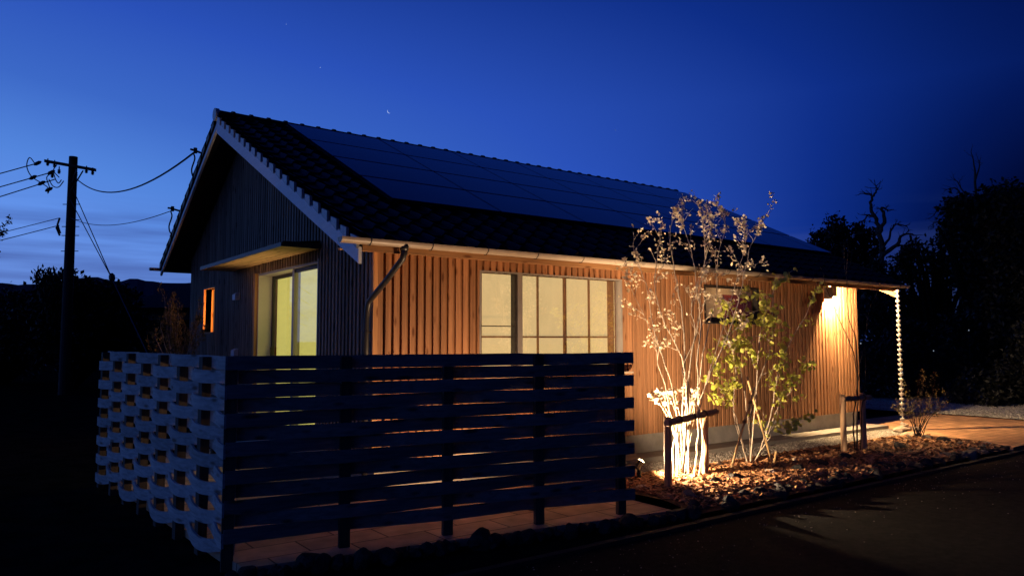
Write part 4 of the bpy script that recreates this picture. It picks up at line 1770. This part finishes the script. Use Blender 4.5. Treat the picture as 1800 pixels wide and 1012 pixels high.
dark_tree('tree', 'dense dark tree just past the right end of the eaves', 'tree', [(1560, 560, 50, 60), (1610, 590, 50, 50), (1545, 500, 40, 40), (1580, 640, 60, 50)], 27, 800, .12, 1570, .12)
dark_tree('bush', 'low dark bush between the rain chain and house corner', 'bush', [(1535, 600, 40, 90), (1530, 700, 30, 40)], 24, 700, .11, 1535, .05)
# twiggy shoots over the domed crown
o = thing('bare_tree', 'bare gnarled tree silhouetted against the sky behind the roof end', 'tree', at(1548, 620, 30))
o.location.z = 0
wb = MB()
for px, r0 in [([(1550, 640), (1548, 470), (1552, 440), (1545, 410), (1540, 385), (1530, 360), (1534, 345), (1524, 341), (1512, 340)], .14), ([(1545, 410), (1556, 385), (1552, 365), (1560, 372)], .10),
               ([(1552, 448), (1575, 430), (1590, 412), (1612, 414)], .10), ([(1575, 430), (1596, 432), (1605, 425)], .05), ([(1548, 440), (1562, 420), (1572, 395), (1595, 398)], .06), ([(1540, 385), (1528, 378), (1520, 385)], .06), ([(1534, 345), (1540, 335), (1538, 325)], .05)]:
    st = stem(wb, px, 30, 30.4, r0, .02, .05)
    twigs(wb, wb, st, .4, 7, .5, .018, lambda *a: None, .3, 1)
wb.build('trunk', 'bark_dark', o)
o = thing('bare_tree', 'thin bare branches sticking up above the domed dark tree', 'tree', at(1718, 620, 23))
o.location.z = 0
wb = MB()
for px, r0 in [([(1718, 640), (1716, 400), (1714, 320), (1712, 290), (1708, 262)], .06), ([(1714, 320), (1722, 295), (1719, 280)], .03), ([(1716, 400), (1685, 335), (1660, 335)], .04), ([(1716, 390), (1670, 360), (1632, 385)], .04), ([(1716, 390), (1690, 330), (1676, 315)], .03), ([(1717, 400), (1650, 390), (1640, 400)], .03)]:
    st = stem(wb, px, 23, 23.2, r0, .008, .03)
    twigs(wb, wb, st, .5, 6, .35, .008, lambda *a: None, .3, 1)
wb.build('trunk', 'bark_dark', o)
# left side
dark_tree('hedge', 'spiky dark hedge behind the utility pole', 'hedge', [(90, 530, 36, 36), (140, 525, 46, 40), (180, 530, 50, 34), (60, 570, 60, 50), (130, 580, 70, 50), (215, 550, 40, 40), (200, 590, 60, 50)], 27, 900, .15, 130, .08)
for i in range(1):
    o = thing('shrub', 'dark shrub with upright shoots left of the utility pole', 'shrub', at(90, 620, 25.5))
    o.location.z = 0
    wb = MB()
    for k in range(22):
        x = random.uniform(62, 122)
        st = stem(wb, [(92 + random.uniform(-10, 10), 620), ((x + 92) / 2, 540), (x, random.uniform(478, 500))], 25.5, 25.5 + random.uniform(-.4, .4), .03, .01, .03)
        for p in st[len(st) // 2:]:
            for _ in range(10):
                wb.leaf(p + V((random.gauss(0, .08), random.gauss(0, .08), random.gauss(0, .08))), V((random.gauss(0, .5), random.gauss(0, .5), 1)), .17, .4)
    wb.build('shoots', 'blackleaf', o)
dark_tree('hedge', 'long dark hedge at the left edge below the hills', 'hedge', [(10, 560, 60, 46), (-60, 555, 60, 46), (60, 600, 60, 40), (-20, 620, 90, 40)], 30, 800, .17, 10, .08)
dark_tree('tree', 'dark tree beyond the left edge with one leafy branch reaching into view', 'tree', [(-70, 430, 50, 80), (-120, 380, 70, 90)], 13, 500, .06, -110, .10, 5)
o = thing('branch', 'small leafy branch reaching in at the left edge of the sky', 'branch', at(-60, 420, 13))
wb = MB()
for px in ([(-70, 430), (-20, 405), (8, 395), (18, 382)], [(-20, 405), (0, 408), (12, 404)], [(-60, 440), (-10, 412), (2, 412)], [(-60, 690), (-20, 668), (2, 662)]):
    if px[0][1] > 600: continue
    st = stem(wb, px, 13, 13, .012, .004, .005)
    for p in st[len(st) // 3:]:
        for _ in range(5):
            wb.leaf(p + V((random.gauss(0, .02), random.gauss(0, .02), random.gauss(0, .025))), V((random.gauss(0, 1), random.gauss(0, 1), random.gauss(0, 1))), .055, .5)
wb.build('leaves', 'blackleaf', o)
# neighbour's house
nh = thing('neighbour_house', 'unlit neighbouring house with a dark hip roof behind the gable', 'house', at(290, 620, 30))
nh.location.z = 0
k = 30 / FPX
c0 = at(238, 600, 30)
c0.z = 0
ux = V((RGT.x, RGT.y, 0)).normalized()
uy = V((FWD.x, FWD.y, 0)).normalized()


def H(a, b_, z): return c0 + ux * a + uy * b_ + V((0, 0, z))


mb = MB()
mb.hexa([H(0, 0, -.1), H(6, 0, -.1), H(6, 6, -.1), H(0, 6, -.1), H(0, 0, 3.0), H(6, 0, 3.0), H(6, 6, 3.0), H(0, 6, 3.0)])
mb.build('wall', 'farwall', nh)
mb = MB()
mb.add([H(-.7, -.6, 2.95), H(6.7, -.6, 2.95), H(6.7, 6.6, 2.95), H(-.7, 6.6, 2.95), H(2.6, 3, 4.75), H(4.5, 3, 4.75)], [(0, 1, 5, 4), (1, 2, 5), (2, 3, 4, 5), (3, 0, 4), (3, 2, 1, 0)])
mb.build('roof', 'farroof', nh)
for xa_, xb_ in ((.5, 1.2), (1.5, 2.3)):
    mb = MB()
    mb.hexa([H(xa_, -.04, 1.5), H(xb_, -.04, 1.5), H(xb_, .02, 1.5), H(xa_, .02, 1.5), H(xa_, -.04, 2.5), H(xb_, -.04, 2.5), H(xb_, .02, 2.5), H(xa_, .02, 2.5)])
    mb.build('window', 'farglass', nh)
# far lights seen through the trees
rl = thing('lamp_row', 'row of tiny red orange lamps far away through the trees', 'lamps', at(1640, 572, 90))
for i in range(13):
    mb = MB()
    p = at(1644 + i * 4.0 + random.uniform(-1, 1), 569 + random.uniform(-1.5, 1.5), 90)
    mb.tube([p + V((0, 0, -.35)), p + V((0, 0, .1)), p + V((0, 0, .2))], [.05, .07, .03], 6)
    mb.build('lamp', 'redlamp', rl)
mb = MB()
mb.tube([at(1640, 575, 90.2), at(1697, 574, 90.2)], .12, 6)
mb.build('rail', 'pole', rl)
for px, py, lab in ((1703, 580, 'tiny pale lamp far away right of the red lamps'), (1641, 616, 'tiny dim lamp far away below the red lamps'), (1586, 654, 'tiny lamp low in the dark right of the rain chain'), (1513, 603, 'tiny lamp in the dark just right of the house corner')):
    q = at(px, py, 17 if px < 1600 else 20)
    o = thing('distant_lamp', lab, 'lamp', q)
    mb = MB()
    mb.tube([q + V((0, 0, -.02)), q, q + V((0, 0, .015))], [.012, .016, .006], 8)
    mb.build('bulb', 'farlamp', o)
    mb = MB()
    mb.tube([(q.x, q.y, -.05), q + V((0, 0, -.02))], .006, 5)
    mb.build('stake', 'pole', o)
# moon and stars
mc = at(684, 196, 9000)
mb = MB()
r_ = 9000 / FPX * 3.4
n_ = 24
for z_ in (0, 30):
    pass
out, inn = [], []
mdir = math.radians(215)
for i in range(n_ + 1):
    t = math.radians(-84 + 168 * i / n_)
    for lst, sc_ in ((out, 1.0), (inn, .62)):
        a_, c_ = math.cos(t) * r_ * sc_, math.sin(t) * r_
        lst.append((a_ * math.cos(mdir) - c_ * math.sin(mdir), a_ * math.sin(mdir) + c_ * math.cos(mdir)))
inn = inn[::-1]
mb.prism([mc + RGT * x + UPV * y for x, y in out + inn], FWD * r_ * .3)
tag(mb.build('moon', 'moon'), 'thin crescent moon in the blue sky above the ridge', 'moon')
for px, py, s_, lab in ((563, 119, .7, 'faint star above and left of the moon'), (503, 43, .5, 'faint star highest in the sky'), (1082, 229, .45, 'faint star in the sky right of the moon')):
    c = at(px, py, 9000)
    vs, fs = ICO1
    mb = MB()
    mb.add([c + v * s_ * 9000 / FPX for v in vs], fs)
    tag(mb.build('star', 'moon'), lab, 'star')
